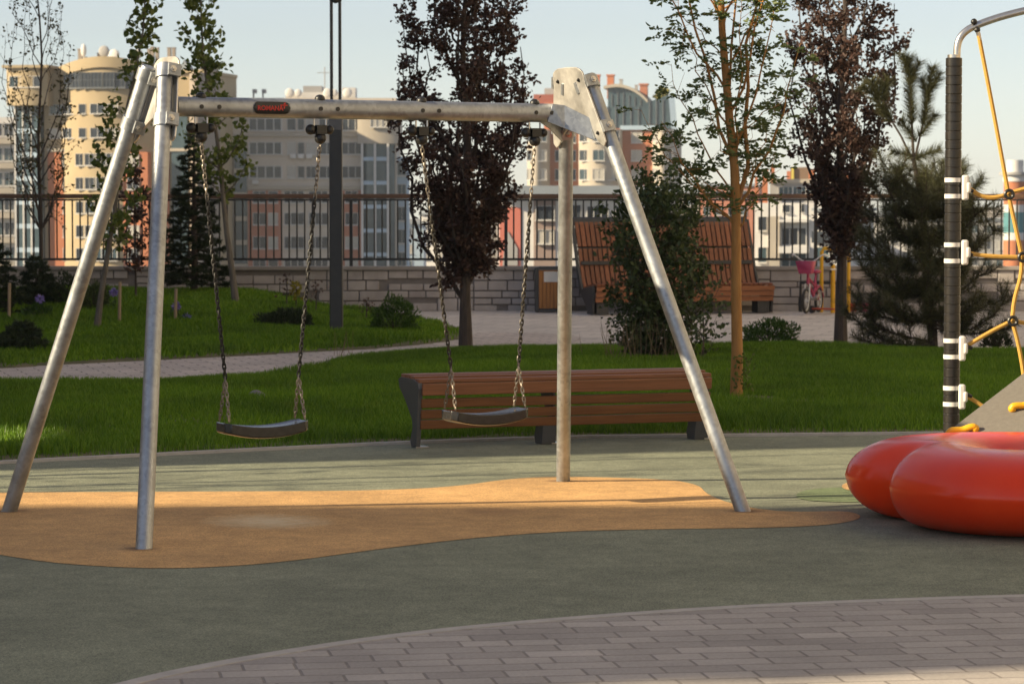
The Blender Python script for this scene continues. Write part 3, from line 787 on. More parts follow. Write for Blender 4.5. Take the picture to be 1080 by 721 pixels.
# ------------------------------------------------------------------ wall and fence
rw = random.Random(5)
stone_m = mat('wall_stone', (.35, .315, .295), (.47, .43, .405), rough=.9, scale=3, detail=8, bump=.5, bscale=30, island=.09)
mort_m = mat('wall_mortar', (.19, .17, .16), (.23, .21, .195), rough=.95)
cope_m = mat('wall_coping', (.27, .245, .22), (.33, .30, .275), rough=.9, scale=4)
wt = thing('garden_wall', 'low retaining wall of brown ashlar stone blocks under the metal fence', 'wall', (0, WALL_Y, 0))
WX0, WX1, WH = -13.0, 13.0, .66
mb = MB(); mb.box(((WX0 + WX1) / 2, .15, WH / 2 - .25), (WX1 - WX0, .28, WH + .5)); mb.build('mortar', mort_m, wt, smooth=False)
mb = MB()
def ashlar(x0, x1, z0, z1):
    w_, h_ = x1 - x0, z1 - z0
    if w_ < .18 or h_ < .1: return
    if (h_ > .27) or (h_ > .2 and rw.random() < .6):
        f = rw.choice((.35, .5, .65)); ashlar(x0, x1, z0, z0 + h_ * f); ashlar(x0, x1, z0 + h_ * f, z1); return
    if w_ > .52 or (w_ > .36 and rw.random() < .3):
        f = rw.uniform(.35, .65); ashlar(x0, x0 + w_ * f, z0, z1); ashlar(x0 + w_ * f, x1, z0, z1); return
    g = .009; d = rw.uniform(.03, .045)
    mb.box(((x0 + x1) / 2, .01 - d / 2, (z0 + z1) / 2), (w_ - 2 * g, d, h_ - 2 * g))
x = WX0
while x < WX1:
    w_ = rw.uniform(.9, 1.5); ashlar(x, min(x + w_, WX1), -.02, WH); x += w_
mb.build('stone_facing', stone_m, wt, bevel=.008)
mb = MB(); mb.box(((WX0 + WX1) / 2, .13, WH + .03), (WX1 - WX0, .40, .06)); mb.build('coping', cope_m, wt, smooth=False, bevel=.006)

ft = thing('metal_fence', 'dark metal railing with thin upright bars and brown handrail on the stone wall', 'fence', (0, WALL_Y + .15, WH + .06))
mb = MB(); mb.box((0, 0, 1.155), (26, .07, .075)); mb.build('handrail', fence_rail, ft, bevel=.01)
mb = MB(); mb.box((0, 0, .115), (26, .035, .04)); mb.build('bottom_rail', fence_metal, ft)
mb = MB(); mb.box((0, 0, 1.095), (26, .03, .03)); mb.build('top_rail', fence_metal, ft)
px_ = [-12.9 + 2.56 * k for k in range(11)]
for x in px_:
    mb = MB(); mb.box((x, 0, .555), (.055, .055, 1.11)); mb.build('fence_post', fence_metal, ft)
for a, b in zip(px_, px_[1:]):
    mb = MB(); n = 20
    for k in range(1, n): mb.cyl((a + (b - a) * k / n, 0, .132), (a + (b - a) * k / n, 0, 1.085), .014, 6)
    mb.build('bar_infill', fence_metal, ft)

# ------------------------------------------------------------------ lamp post
lb = Vector((-2.26, 37.2, 0)); lb.z = rear_z(lb.x, lb.y) - .02
lt = thing('lamp_post', 'dark grey lamp post with twin rods standing on the lawn behind the swing', 'lamp post', lb, 0)
ls = lb.y / F
zt_ = H - (123 - YH) * ls - lb.z
mb = MB(); mb.box((0, 0, zt_ / 2), (.165, .165, zt_), Matrix.Rotation(0, 3, 'Z')); mb.build('column', lamp_metal, lt, bevel=.012)
mb = MB(); mb.box((0, 0, zt_ * .975), (.171, .171, .22)); mb.build('collar', mat('lamp_collar', (.15, .15, .15), (.19, .19, .19)), lt, bevel=.006)
for s_ in (-1, 1):
    mb = MB(); mb.cyl((s_ * .054, 0, zt_ - .05), (s_ * .054, 0, zt_ + 2.6), .021, 12); mb.build('rod', lamp_metal, lt)
mb = MB(); zz = H - (1 - YH) * ls - lb.z
mb.ball((0, 0, zz), .05, 12, 8); mb.cyl((-.075, 0, zz), (.075, 0, zz), .025, 10); mb.build('rod_joint', lamp_metal, lt)
mb = MB(); mb.box((0, -.25, zt_ + 2.63), (.2, .8, .07)); mb.build('lamp_head', lamp_metal, lt, bevel=.01)

# ------------------------------------------------------------------ wide wooden lounger bench
YB = 46.2; sb = YB / F
loc = G(722, 329.5); loc = Vector(((722 - CX) / F * YB, YB, 0))
lg = thing('lounge_bench', 'wide brown wooden lounger with tall reclined slatted back by the wall', 'lounge bench', loc, math.radians(17))
W2 = 1.52
seatp = [(-.05, .46), (.1, .475), (.4, .43), (.62, .395)]          # y to the back
backp = [(.62, .395), (.72, .5), (.82, .74), (.93, 1.06), (1.03, 1.30), (1.10, 1.45)]
def slat_along(path, x, w_, th):
    vs = []; fs = []
    path = chaikin([Vector((x, a, b)) for a, b in path], 2)
    for i, p in enumerate(path):
        t = path[min(i + 1, len(path) - 1)] - path[max(i - 1, 0)]; nn = Vector((0, -t.z, t.y)).normalized() * (th / 2)
        vs += [p + Vector((-w_ / 2, 0, 0)) + nn, p + Vector((w_ / 2, 0, 0)) + nn, p + Vector((w_ / 2, 0, 0)) - nn, p + Vector((-w_ / 2, 0, 0)) - nn]
    for i in range(len(path) - 1):
        for k in range(4): fs.append((4 * i + k, 4 * i + (k + 1) % 4, 4 * i + 4 + (k + 1) % 4, 4 * i + 4 + k))
    fs += [(0, 1, 2, 3), tuple(range(len(vs) - 4, len(vs)))]
    return vs, fs
n = 36
for (nm, pth) in (('back_slats', backp[:4]), ('back_slats', backp[3:]), ('seat_slats', seatp)):
    mb = MB()
    for k in range(n):
        x = -W2 + .06 + (2 * W2 - .12) * k / (n - 1)
        q = [(a + (.012 if nm == 'back_slats' and pth is not backp[:4] else 0), b) for a, b in pth]
        if nm == 'back_slats':
            if pth[0] == backp[0]: q = pth[:-1] + [(pth[-1][0] - .012, pth[-1][1] - .035)]
            else: q = pth
        vs, fs = slat_along(q, x, .07 if nm == 'seat_slats' else (.068 if k % 2 else .058), .03); mb.add(vs, fs)
    mb.build(nm, wood_lounge, lg, smooth=False)
for k in range(3):
    mb = MB(); mb.box((0, -.085 + .028 * k, .40 - .085 * k), (2 * W2 - .02, .026, .075)); mb.build('front_slat', wood_mat('lounge_front_wood', (.21, .073, .026), (.33, .12, .046)) if k == 0 else MATS['lounge_front_wood'], lg)
mb = MB(); mb.add(*slat_along([(y + .035, z - .012) for y, z in backp[:-1]] + [(1.09, 1.42)], 0, 2 * W2 - .1, .012)); mb.build('back_panel', dark_metal, lg)
mb = MB(); mb.box((0, .80, .8), (2 * W2 - .1, .03, .06)); mb.box((0, .98, .96), (2 * W2 - .1, .03, .08)); mb.box((0, 1.02, 1.2), (2 * W2 - .1, .03, .06)); mb.box((0, .3, .36), (2 * W2 - .1, .5, .05)); mb.build('cross_rail', dark_metal, lg)
mb = MB(); mb.add(*slat_along([(1.085, 1.40), (1.12, 1.49), (1.17, 1.53), (1.22, 1.49)], 0, 2 * W2 - .04, .035)); mb.build('top_cap', dark_metal, lg)
for s_ in (-1, 1):
    mb = MB()
    prof = [(.05, 0), (.30, 0), (.32, .1), (.7, .36), (.84, .66), (1.16, 1.46), (1.10, 1.50), (.78, .72), (.58, .385), (.4, .41), (.02, .45), (.0, .3)]
    mb.prism([(s_ * W2 - .02, y, z) for y, z in prof], (.035, 0, 0)); mb.build('side_frame', dark_metal, lg, smooth=False)
    mb = MB(); mb.box((s_ * (W2 - .15), .16, .12), (.2, .26, .24)); mb.build('leg', dark_metal, lg)

# ------------------------------------------------------------------ litter bin
bl = Vector(((580 - CX) / F * 47.1, 47.1, 0))
bn = thing('litter_bin', 'wooden slatted litter bin in a dark metal frame in front of the stone wall', 'bin', bl)
hw = .215
for s_ in (-1, 1):
    mb = MB(); mb.box((s_ * hw, 0, .36), (.06, .40, .72)); mb.build('side_frame', dark_metal, bn, bevel=.006)
mb = MB(); mb.box((0, 0, .715), (2 * hw - .06, .40, .04)); mb.box((0, 0, .03), (2 * hw - .06, .38, .04)); mb.build('frame_rail', dark_metal, bn)
mb = MB(); mb.box((0, 0, .36), (2 * hw - .08, .30, .6)); mb.build('liner', dark_metal, bn)
for k in range(6):
    mb = MB(); mb.box((-.153 + .061 * k, -.172, .365), (.056, .022, .62)); mb.build('slat', wood_bin, bn, bevel=.003)
mb = MB(); mb.box((.035, -.19, .57), (.27, .008, .17)); mb.build('notice', white_metal, bn)

# ------------------------------------------------------------------ bicycle, racks, toys
bk = thing('child_bicycle', 'pink child bicycle with a basket on its handlebar leaning by the yellow rail', 'bicycle', P(856, 323, 46.4) * Vector((1, 1, 0)) if False else Vector(((857 - CX) / F * 46.4, 46.4, 0)), math.radians(-112))
def wheel(cx, r):
    g = MB(); ring = [Vector((cx + r * math.cos(2 * PI * k / 28), 0, .205 + r * math.sin(2 * PI * k / 28))) for k in range(28)]
    g.tube(ring, .024, 8, closed=True); t = g.build('wheel', tyre_black, bk)
    g = MB(); rg = [Vector((cx + (r - .03) * math.cos(2 * PI * k / 28), 0, .205 + (r - .03) * math.sin(2 * PI * k / 28))) for k in range(28)]
    g.tube(rg, .009, 6, closed=True)
    for k in range(12): g.cyl((cx, 0, .205), (cx + (r - .03) * math.cos(2 * PI * k / 12), 0, .205 + (r - .03) * math.sin(2 * PI * k / 12)), .0022, 4)
    g.cyl((cx, -.03, .205), (cx, .03, .205), .02, 8); g.build('rim', white_metal, t)
wheel(-.36, .18); wheel(.36, .18)
mb = MB()
for a, b, r in (((-.36, 0, .205), (-.08, 0, .25), .014), ((-.36, 0, .205), (-.17, 0, .52), .012), ((-.08, 0, .25), (-.19, 0, .62), .018), ((-.08, 0, .25), (.26, 0, .52), .024), ((-.15, 0, .42), (.25, 0, .58), .02), ((.27, 0, .48), (.25, 0, .66), .022)):
    mb.cyl(a, b, r, 10)
mb.build('frame', pink_paint, bk)
mb = MB()
for s_ in (-.045, .045): mb.cyl((.36, s_, .205), (.28, s_ * .8, .48), .012, 8)
mb.build('fork', white_metal, bk)
mb = MB(); mb.tube(chaikin([(.2, -.27, .93), (.26, -.24, .95), (.25, -.08, .82), (.25, .08, .82), (.26, .24, .95), (.2, .27, .93)], 2), .012, 8); mb.cyl((.25, 0, .64), (.25, 0, .83), .014, 8); mb.build('handlebar', white_metal, bk)
mb = MB()
for s_ in (-1, 1): mb.cyl((.235, s_ * .255, .943), (.16, s_ * .29, .92), .018, 8)
mb.build('grip', white_plastic, bk)
mb = MB(); pr = [(.29, .52), (.30, .55)]
for z0, z1, hw0, hw1 in ((.64, .84, .10, .14),):
    vs = [(.30, -hw0, z0), (.30, hw0, z0), (.44, hw0, z0), (.44, -hw0, z0), (.27, -hw1, z1), (.27, hw1, z1), (.50, hw1, z1), (.50, -hw1, z1)]
    mb.add(vs, [(0, 1, 2, 3), (0, 1, 5, 4), (1, 2, 6, 5), (2, 3, 7, 6), (3, 0, 4, 7)])
bs = mb.build('basket', pink_paint, bk); sd_ = bs.modifiers.new('thick', 'SOLIDIFY'); sd_.thickness = .012
mb = MB(); mb.ball((-.21, 0, .66), .1, 12, 8, (1.25, .8, .35)); mb.cyl((-.19, 0, .6), (-.205, 0, .65), .014, 8); mb.build('saddle', pink_paint, bk)
mb = MB(); mb.tube([Vector((-.36 + .23 * math.cos(a), 0, .205 + .215 * math.sin(a))) for a in [math.radians(q) for q in range(40, 175, 12)]], .022, 6); mb.build('mudguard', pink_paint, bk)
mb = MB(); mb.cyl((-.08, -.06, .25), (-.08, .06, .25), .045, 12); mb.box((-.02, -.1, .15), (.07, .07, .02)); mb.box((-.14, .1, .34), (.07, .07, .02)); mb.cyl((-.08, -.065, .25), (-.02, -.07, .15), .008, 6); mb.cyl((-.08, .065, .25), (-.14, .07, .34), .008, 6); mb.build('crank', steel_bright, bk)
# kick scooter next to it
ks = thing('kick_scooter', 'white and red child scooter standing by the pink bicycle', 'scooter', Vector(((871 - CX) / F * 46.2, 46.2, 0)), math.radians(-40))
mb = MB(); mb.box((-.02, 0, .075), (.42, .11, .025)); mb.build('deck', red_toy, ks, bevel=.006)
for x in (-.26, .26):
    mb = MB(); mb.cyl((x, -.02, .06), (x, .02, .06), .06, 16); mb.build('wheel', tyre_black, ks)
mb = MB(); mb.cyl((.26, 0, .08), (.2, 0, .72), .016, 8); mb.build('stem', white_metal, ks)
mb = MB(); mb.cyl((.2, -.16, .71), (.2, .16, .71), .013, 8); mb.build('handlebar', white_metal, ks)

def at46(px, z=0, Y=47.0): return Vector(((px - CX) / F * Y, Y, z))
yr = thing('bicycle_rail', 'yellow metal tube hoop rail beside the pink bicycle', 'rail', at46(877))
s47 = 47.0 / F
mb = MB(); zt2 = H - (262 - YH) * s47
mb.tube([(-.15, .1, -.03), (-.15, .1, zt2 - .06), (-.12, .1, zt2), (.26, .1, zt2), (.29, .1, zt2 - .06), (.29, .1, -.03)], .03, 12); mb.build('hoop', yellow_paint, yr)
mb = MB(); mb.cyl((-.005, -.25, -.03), (-.005, -.25, H - (279 - YH) * s47), .036, 14); mb.ball((-.005, -.25, H - (279 - YH) * s47), .036, 12, 8, (1, 1, .4)); mb.build('bollard_post', yellow_paint, yr)
dr = thing('bicycle_rack', 'low black metal rack frame behind the pink bicycle', 'bicycle rack', at46(862, 0, 47.3))
mb = MB(); mb.tube([(-.27, 0, -.02), (-.27, 0, .46), (.32, 0, .46), (.32, 0, -.02)], .03, 8); mb.build('hoop', fence_metal, dr)
for px, Yt, cmt, lab in ((899, 47.2, red_toy, 'orange red toy cone on the paving right of the yellow rail, nearest to it'), (911, 47.25, pink_paint, 'pink toy cone on the paving between two orange red ones'), (924, 47.2, red_toy, 'orange red toy cone on the paving under the pine, farthest from the yellow rail')):
    mb = MB(); p = at46(px, 0, Yt)
    mb.tube([(0, 0, 0), (0, 0, .02), (0, 0, .1), (0, 0, .13)], [.03, .04, .085, .09], 12); mb.box((0, 0, .012), (.12, .12, .024))
    o = mb.build('toy_cone', cmt, None, loc=p); tag(o, lab, 'toy', 'small toy cones by the wall')

# ------------------------------------------------------------------ rocks and stakes
def rock(name, label, p, r, seed):
    rr = random.Random(seed); mb = MB(); mb.ball((0, 0, 0), r, 10, 7, (1.1, .8, .75))
    mb.v = [(x * rr.uniform(.85, 1.12), y * rr.uniform(.85, 1.12), z * rr.uniform(.85, 1.1) + r * .3) for x, y, z in mb.v]
    return tag(mb.build(name, stone_rock, None, smooth=False, loc=p), label, 'rock')
p = G(270, 434); p.z = lawn_z(p.x, p.y); rock('rock', 'small grey rock lying on the front lawn behind the left swing seat', p, .075, 3)
for px, py0, py1, lab in ((9, 321, 363, 'thin wooden stake at the left end of the rear lawn'), (125.5, 323, 366, 'thin wooden stake on the rear lawn between the two left swing legs'), (184.5, 328, 363, 'thin wooden stake below the purple flower right of the swing leg')):
    Y = 39.0 if px > 100 else 39.4; x = (px - CX) / F * Y; z = rear_z(x, Y); hgt = (py1 - py0) * Y / F
    mb = MB(); mb.tube([(0, 0, -.05), (.012, 0, hgt)], .022, 7); o = mb.build('wooden_stake', wood_stake, None, loc=(x, Y, z)); tag(o, lab, 'stake', 'stakes on the rear lawn')
# ------------------------------------------------------------------ plants
def leaves(name, pts, dirs, size, r, m, parent, aspect=.55, spread=.8, jitter=0.0, fold=.12):
    """one small folded leaf per point, growing roughly along dirs"""
    pts = np.asarray(pts, float); n = len(pts); dirs = np.asarray(dirs, float)
    if jitter: pts = pts + r.normal(0, jitter, (n, 3))
    d = dirs + r.normal(0, spread, (n, 3)); d /= np.linalg.norm(d, axis=1)[:, None] + 1e-9
    s = np.cross(d, r.normal(0, 1, (n, 3))); s /= np.linalg.norm(s, axis=1)[:, None] + 1e-9
    nn = np.cross(d, s); L_ = size * r.uniform(.65, 1.25, n)[:, None]; Wd = L_ * aspect * .5
    v = np.empty((n, 6, 3))
    v[:, 0] = pts; v[:, 1] = pts + d * L_ * .38 + s * Wd + nn * L_ * fold; v[:, 2] = pts + d * L_ * .75 + s * Wd * .7 + nn * L_ * fold * .6
    v[:, 3] = pts + d * L_ - nn * L_ * fold * .6; v[:, 4] = pts + d * L_ * .75 - s * Wd * .7 + nn * L_ * fold * .6; v[:, 5] = pts + d * L_ * .38 - s * Wd + nn * L_ * fold
    b = (np.arange(n) * 6)[:, None]
    f = np.concatenate([b + np.array([[0, 1, 2, 3]]), b + np.array([[0, 3, 4, 5]])])
    return mesh_np(name, v.reshape(-1, 3), f, m, parent)

def curve_pts(a, b, bend, n=6, wob=0.0, r=None):
    a, b = Vector(a), Vector(b); out = []
    for i in range(n + 1):
        t = i / n; p = a.lerp(b, t) + Vector(bend) * (4 * t * (1 - t))
        if r is not None and 0 < i < n: p += Vector((r.gauss(0, wob), r.gauss(0, wob), r.gauss(0, wob * .5)))
        out.append(p)
    return out

def tree(name, label, cat, base, height, r0, env, zlo, nb, steep, leaf, leaf_m, bark_m, seed, nleaf, lean=(0, 0), aspect=.55, twigs=5, twig_len=.3, leafspread=.8, jitter=.03, cluster=1, group=None, hang=0.0, start=.35, multi=0, part='crown', skip=None, leafjit=None, tw_up=.6):
    """tapered trunk, branches reaching an envelope env(z), twigs off them, leaves along the twigs"""
    rr = random.Random(seed); rn = np.random.default_rng(seed)
    t = thing(name, label, cat, base, 0, group)
    mb = MB(); LP, LD = [], []
    axis = lambda z: Vector((lean[0] * z / height, lean[1] * z / height, z))
    n = 10; ph = rr.uniform(0, 6)
    tr = [axis(height * i / n) + Vector((.02 * height * .5 * math.sin(i * 1.3 + ph) * (i / n), .02 * height * .5 * math.cos(i * 1.1 + ph) * (i / n), 0)) for i in range(n + 1)]
    tr[0].z -= .05
    mb.tube(tr, [r0 * (1 - .86 * (i / n) ** .9) * (1.25 if i == 0 else 1) for i in range(n + 1)], 9)
    def trunk_at(z):
        u = max(0, min(.999, z / height)) * n; i = int(u); return tr[i].lerp(tr[i + 1], u - i)
    az0 = rr.uniform(0, 6.28)
    for k in range(nb):
        zt_ = zlo + (height * 1.0 - zlo) * ((k + rr.random()) / nb); R_ = env(zt_)
        if R_ <= .02: continue
        rad_ = R_ * (rr.uniform(.55, 1.0)); az = az0 + k * 2.399 + rr.uniform(-.4, .4)
        if skip and skip(zt_, az): continue
        zs_ = max(zlo * .55, zt_ - rad_ * steep * rr.uniform(.8, 1.2)); a = trunk_at(zs_)
        c = trunk_at(zt_); b = Vector((c.x, c.y, zt_)) + Vector((rad_ * math.cos(az), rad_ * math.sin(az), 0))
        outw = Vector((math.cos(az), math.sin(az), 0))
        L_ = (b - a).length
        pts = curve_pts(a, b, outw * (L_ * .10) + Vector((0, 0, -L_ * .02)), 7, L_ * .018, rr)
        rb = max(.004, r0 * .42 * (1 - .75 * zs_ / height) * min(1, L_ / 1.0 + .3))
        mb.tube(pts, [rb * (1 - .8 * i / 7) for i in range(8)], 6)
        for j in range(twigs):
            u = start + (1 - start) * (j + rr.random()) / twigs; i = min(6, int(u * 7)); p = pts[i].lerp(pts[i + 1], u * 7 - i)
            d = (pts[i + 1] - pts[i]).normalized() * tw_up + Vector((rr.gauss(0, .6), rr.gauss(0, .6), rr.gauss(.15 - hang, .45)))
            d.normalize(); tl = twig_len * rr.uniform(.5, 1.2); e = p + d * tl
            tp = curve_pts(p, e, (0, 0, -hang * tl * .3), 3, tl * .03, rr); mb.tube(tp, [rb * .3, rb * .25, rb * .2, .0015], 4, caps=False)
            m_ = max(1, int(nleaf / (nb * twigs) * rr.uniform(.4, 1.6)))
            for q in range(m_):
                uu = (q + rr.random()) / m_; ii = min(2, int(uu * 3)); LP.append(tp[ii].lerp(tp[ii + 1], uu * 3 - ii)); LD.append(d)
    mb.build('trunk', bark_m, t)
    leaves(part, np.array([list(p) for p in LP]), np.array([list(d) for d in LD]) + np.array([[0, 0, -hang]]), leaf, rn, leaf_m, t, aspect, leafspread, leafjit if leafjit is not None else jitter)
    return t

bark_dark = mat('bark_dark', (.045, .035, .03), (.085, .065, .055), rough=.9, scale=6, stretch=(6, 6, 1), bump=.5)
bark_grey = mat('bark_grey', (.11, .095, .08), (.18, .16, .135), rough=.9, scale=6, stretch=(6, 6, 1), bump=.4)
bark_gold = mat('bark_golden', (.31, .135, .03), (.43, .21, .058), rough=.6, scale=5, stretch=(5, 5, 1), bump=.3)
plum_leaf = leaf_mat('plum_leaf', (.03, .017, .014), (.125, .07, .055), trans=.25, rough=.5)
green_leaf = leaf_mat('green_leaf', (.07, .11, .02), (.18, .22, .045), trans=.35)
rowan_leaf = leaf_mat('rowan_leaf', (.075, .115, .035), (.16, .2, .065), trans=.3)
shrub_leaf = leaf_mat('shrub_leaf', (.03, .055, .016), (.1, .13, .045), trans=.2, rough=.5)
fir_leaf = leaf_mat('fir_needles', (.016, .03, .012), (.045, .065, .026), trans=.1, rough=.55)
pine_leaf = leaf_mat('pine_needles', (.04, .046, .018), (.12, .12, .055), trans=.15, rough=.5)
yew_leaf = leaf_mat('yew_leaf', (.03, .075, .01), (.09, .17, .03), trans=.2)
small_leaf = leaf_mat('small_leaf', (.05, .05, .018), (.11, .1, .035), trans=.3)
flower_m = mat('violet_petals', (.23, .17, .5), (.32, .25, .6), rough=.6)

def gpt(px, py, Y=None, zfun=None):
    if Y is None: p = G(px, py)
    else: p = Vector(((px - CX) / F * Y, Y, 0))
    if zfun: p.z = zfun(p.x, p.y)
    return p
def interp(ks):
    def f(z):
        if z <= ks[0][0]: return ks[0][1]
        for (a, b), (c, d) in zip(ks, ks[1:]):
            if z <= c: return b + (d - b) * (z - a) / (c - a)
        return ks[-1][1]
    return f
# two purple-leaved plums
pb = gpt(491, 368)
tree('purple_plum_tree', 'upright purple-leaved plum tree behind the bench, left of the bin', 'tree', pb, 5.6, .075, interp([(.9, .06), (1.35, .22), (1.92, .42), (2.5, .62), (3.5, .92), (4.2, .78), (5.6, .3)]), 1.0, 54, 3.0, .062, plum_leaf, bark_dark, 11, 25000, aspect=.6, twigs=7, twig_len=.25, hang=.25, start=.25, leafjit=.045, group='purple-leaved plum trees')
pb = gpt(887, 363)
tree('purple_plum_tree', 'upright purple-leaved plum tree between the pink bicycle and the pine', 'tree', pb, 6.0, .075, interp([(.9, .04), (1.3, .07), (1.93, .20), (2.76, .44), (3.6, .60), (4.4, .66), (6, .3)]), 1.15, 46, 3.6, .06, plum_leaf, bark_dark, 23, 19500, aspect=.6, twigs=7, twig_len=.24, hang=.25, start=.25, leafjit=.045, group='purple-leaved plum trees')
# rowan with golden trunk: compound leaves
def rowan(base, height, seed):
    rr = random.Random(seed); rn = np.random.default_rng(seed)
    t = thing('rowan_tree', 'slender tree with golden orange trunk and feathery compound leaves right of the bench', 'tree', base)
    mb = MB(); LP, LD = [], []
    n = 12; tr = []
    for i in range(n + 1):
        z = height * i / n; px = [777, 778, 777, 776.5, 776, 774, 769, 765, 761, 759, 758, 758, 758][i]
        tr.append(Vector(((px - 777) * base.y / F, .03 * math.sin(i), z - (.05 if i == 0 else 0))))
    mb.tube(tr, [.058, .05, .046, .043, .041, .039, .037, .034, .031, .028, .023, .016, .008], 12)
    def trunk_at(z):
        u = max(0, min(.999, z / height)) * n; i = int(u); return tr[i].lerp(tr[i + 1], u - i)
    ends = []
    spec = [(1.45, 2.35, -.60, 1), (1.6, 3.0, .62, 1.1), (1.62, 4.5, .34, 1.7), (1.7, 2.85, -.45, .8), (2.0, 4.4, -.42, 1.2), (2.1, 3.5, .46, .9), (2.5, 4.5, .15, 1), (2.4, 4.5, .55, 1.1), (2.6, 4.0, -.66, 1), (2.9, 4.7, -.3, .9), (1.42, 2.1, .34, .7), (1.75, 2.5, .42, .7), (2.3, 3.1, -.3, .7), (2.8, 4.0, .58, .9), (3.1, 4.7, .35, .8), (3.2, 4.5, -.55, .8), (1.7, 2.05, -.40, .6), (2.0, 3.5, .16, .8), (2.2, 2.7, .52, .6), (1.5, 2.45, -.75, .7), (2.9, 3.6, -.45, .6), (3.3, 4.1, .4, .6), (2.0, 2.5, -.2, .5), (1.9, 2.3, .22, .5), (2.7, 3.3, .3, .5), (3.4, 4.4, -.2, .6)]
    for (z0, z1, dx, br_) in spec:
        a = trunk_at(z0); b = Vector((trunk_at(z1).x + dx, rr.uniform(-.55, .55), z1)); L_ = (b - a).length
        pts = curve_pts(a, b, Vector((dx * .10, rr.gauss(0, .04), -.03)), 8, .025, rr); rb = .0125 * br_ * rr.uniform(.85, 1.15)
        mb.tube(pts, [rb * (1 - .82 * i / 8) for i in range(9)], 7); ends.append((pts, rb))
    for pts, rb in ends:
        for j in range(12):
            u = .22 + .78 * (j + rr.random()) / 12; i = min(7, int(u * 8)); p = pts[i].lerp(pts[i + 1], u * 8 - i)
            d = Vector((rr.gauss(0, 1), rr.gauss(0, 1), rr.gauss(.1, .5))).normalized()
            e = p + d * rr.uniform(.04, .2)
            mb.tube([p, e], [rb * .22, .0015], 4, caps=False)
            for c_ in range(2):
                d2 = (d + Vector((rr.gauss(0, .7), rr.gauss(0, .7), rr.gauss(-.1, .4)))).normalized(); ln = rr.uniform(.10, .18)
                side = d2.cross(Vector((0, 0, 1))).normalized()
                for q in range(5):
                    f = (q + 1) / 5.5; s0 = e + d2 * ln * f - Vector((0, 0, .03 * f * f))
                    for sg in (-1, 1): LP.append(s0); LD.append(side * sg + d2 * .5)
                LP.append(e + d2 * ln); LD.append(d2)
    mb.build('trunk', bark_gold, t)
    leaves('crown', np.array([list(p) for p in LP]), np.array([list(p) for p in LD]), .052, rn, rowan_leaf, t, .46, .25)
    # suckers at the foot
    q = rn.uniform(0, 1, (90, 3)); pp_ = np.column_stack([.05 + .05 * rn.normal(0, 1, 90), -.05 + .04 * rn.normal(0, 1, 90), .05 + .32 * q[:, 2]])
    leaves('sucker_leaves', pp_, np.tile([.3, 0, .5], (90, 1)), .045, rn, green_leaf, t, .5, .8)
    return t
rb_ = gpt(777, 430); rb_.z = lawn_z(rb_.x, rb_.y); rowan(rb_, 4.7, 7)
# slender young trees at the left
p = gpt(43, 300, 44.3, rear_z)
tree('sapling_tree', 'slender young tree with sparse tiny leaves at the far left', 'tree', p, 6.0, .036, interp([(1.4, .2), (2.3, .45), (3.5, .62), (4.6, .5), (6, .2)]), 1.75, 30, 4.2, .055, small_leaf, bark_dark, 31, 1700, aspect=.6, twigs=7, twig_len=.35, start=.25, leafspread=1.0)
p = gpt(101, 345, 38.0, rear_z)
tree('young_green_tree', 'young tree with fan-shaped green leaf clumps leaning right, left of the swing apex', 'tree', p, 4.9, .042, interp([(.9, .12), (1.4, .30), (2.0, .36), (2.8, .34), (3.5, .16), (4.9, .16)]), 1.1, 30, .9, .085, green_leaf, bark_grey, 37, 1250, lean=(.75, 0), aspect=.85, twigs=4, twig_len=.16, start=.35, leafspread=1.0, leafjit=.05)
p = gpt(249, 324, 42.5, rear_z)
tree('young_green_tree', 'young green-leaved tree right of the fir behind the beam', 'tree', p, 5.2, .05, interp([(1.3, .1), (2.0, .40), (2.6, .55), (3.2, .34), (4.2, .30), (5.2, .2)]), 1.75, 30, 1.0, .09, green_leaf, bark_grey, 41, 1600, lean=(-.62, 0), aspect=.8, twigs=4, twig_len=.2, start=.35, leafspread=1.0, leafjit=.05)
p = gpt(143, 318, 43.2, rear_z)
tree('purple_sapling', 'small purple-leaved sapling between the two left swing legs', 'sapling', p, 1.95, .018, interp([(.4, .1), (1.0, .24), (1.6, .2), (1.95, .08)]), .5, 14, 1.4, .085, plum_leaf, bark_dark, 43, 520, aspect=.55, twigs=4, twig_len=.14, start=.3, leafspread=.9, leafjit=.04)
p = gpt(692, 388)
tree('leafy_shrub', 'big dense dark green shrub between the steel leg and the golden trunk', 'shrub', p, 2.05, .03, interp([(.05, .35), (.5, .52), (1.1, .62), (1.6, .6), (2.05, .25)]), .25, 90, .9, .062, shrub_leaf, bark_dark, 47, 7600, aspect=.62, twigs=6, twig_len=.22, start=.15, leafspread=1.0, leafjit=.04)
p = gpt(742, 393)
tree('twiggy_shrub', 'thin twiggy shrub with a few leaves just left of the golden trunk', 'shrub', p, 1.15, .012, interp([(.1, .1), (.5, .25), (1.15, .25)]), .2, 12, 1.6, .055, shrub_leaf, bark_dark, 48, 260, aspect=.7, twigs=4, twig_len=.18, start=.3)
p = gpt(652, 196, 30.2); p.z = lawn_z(p.x, p.y)
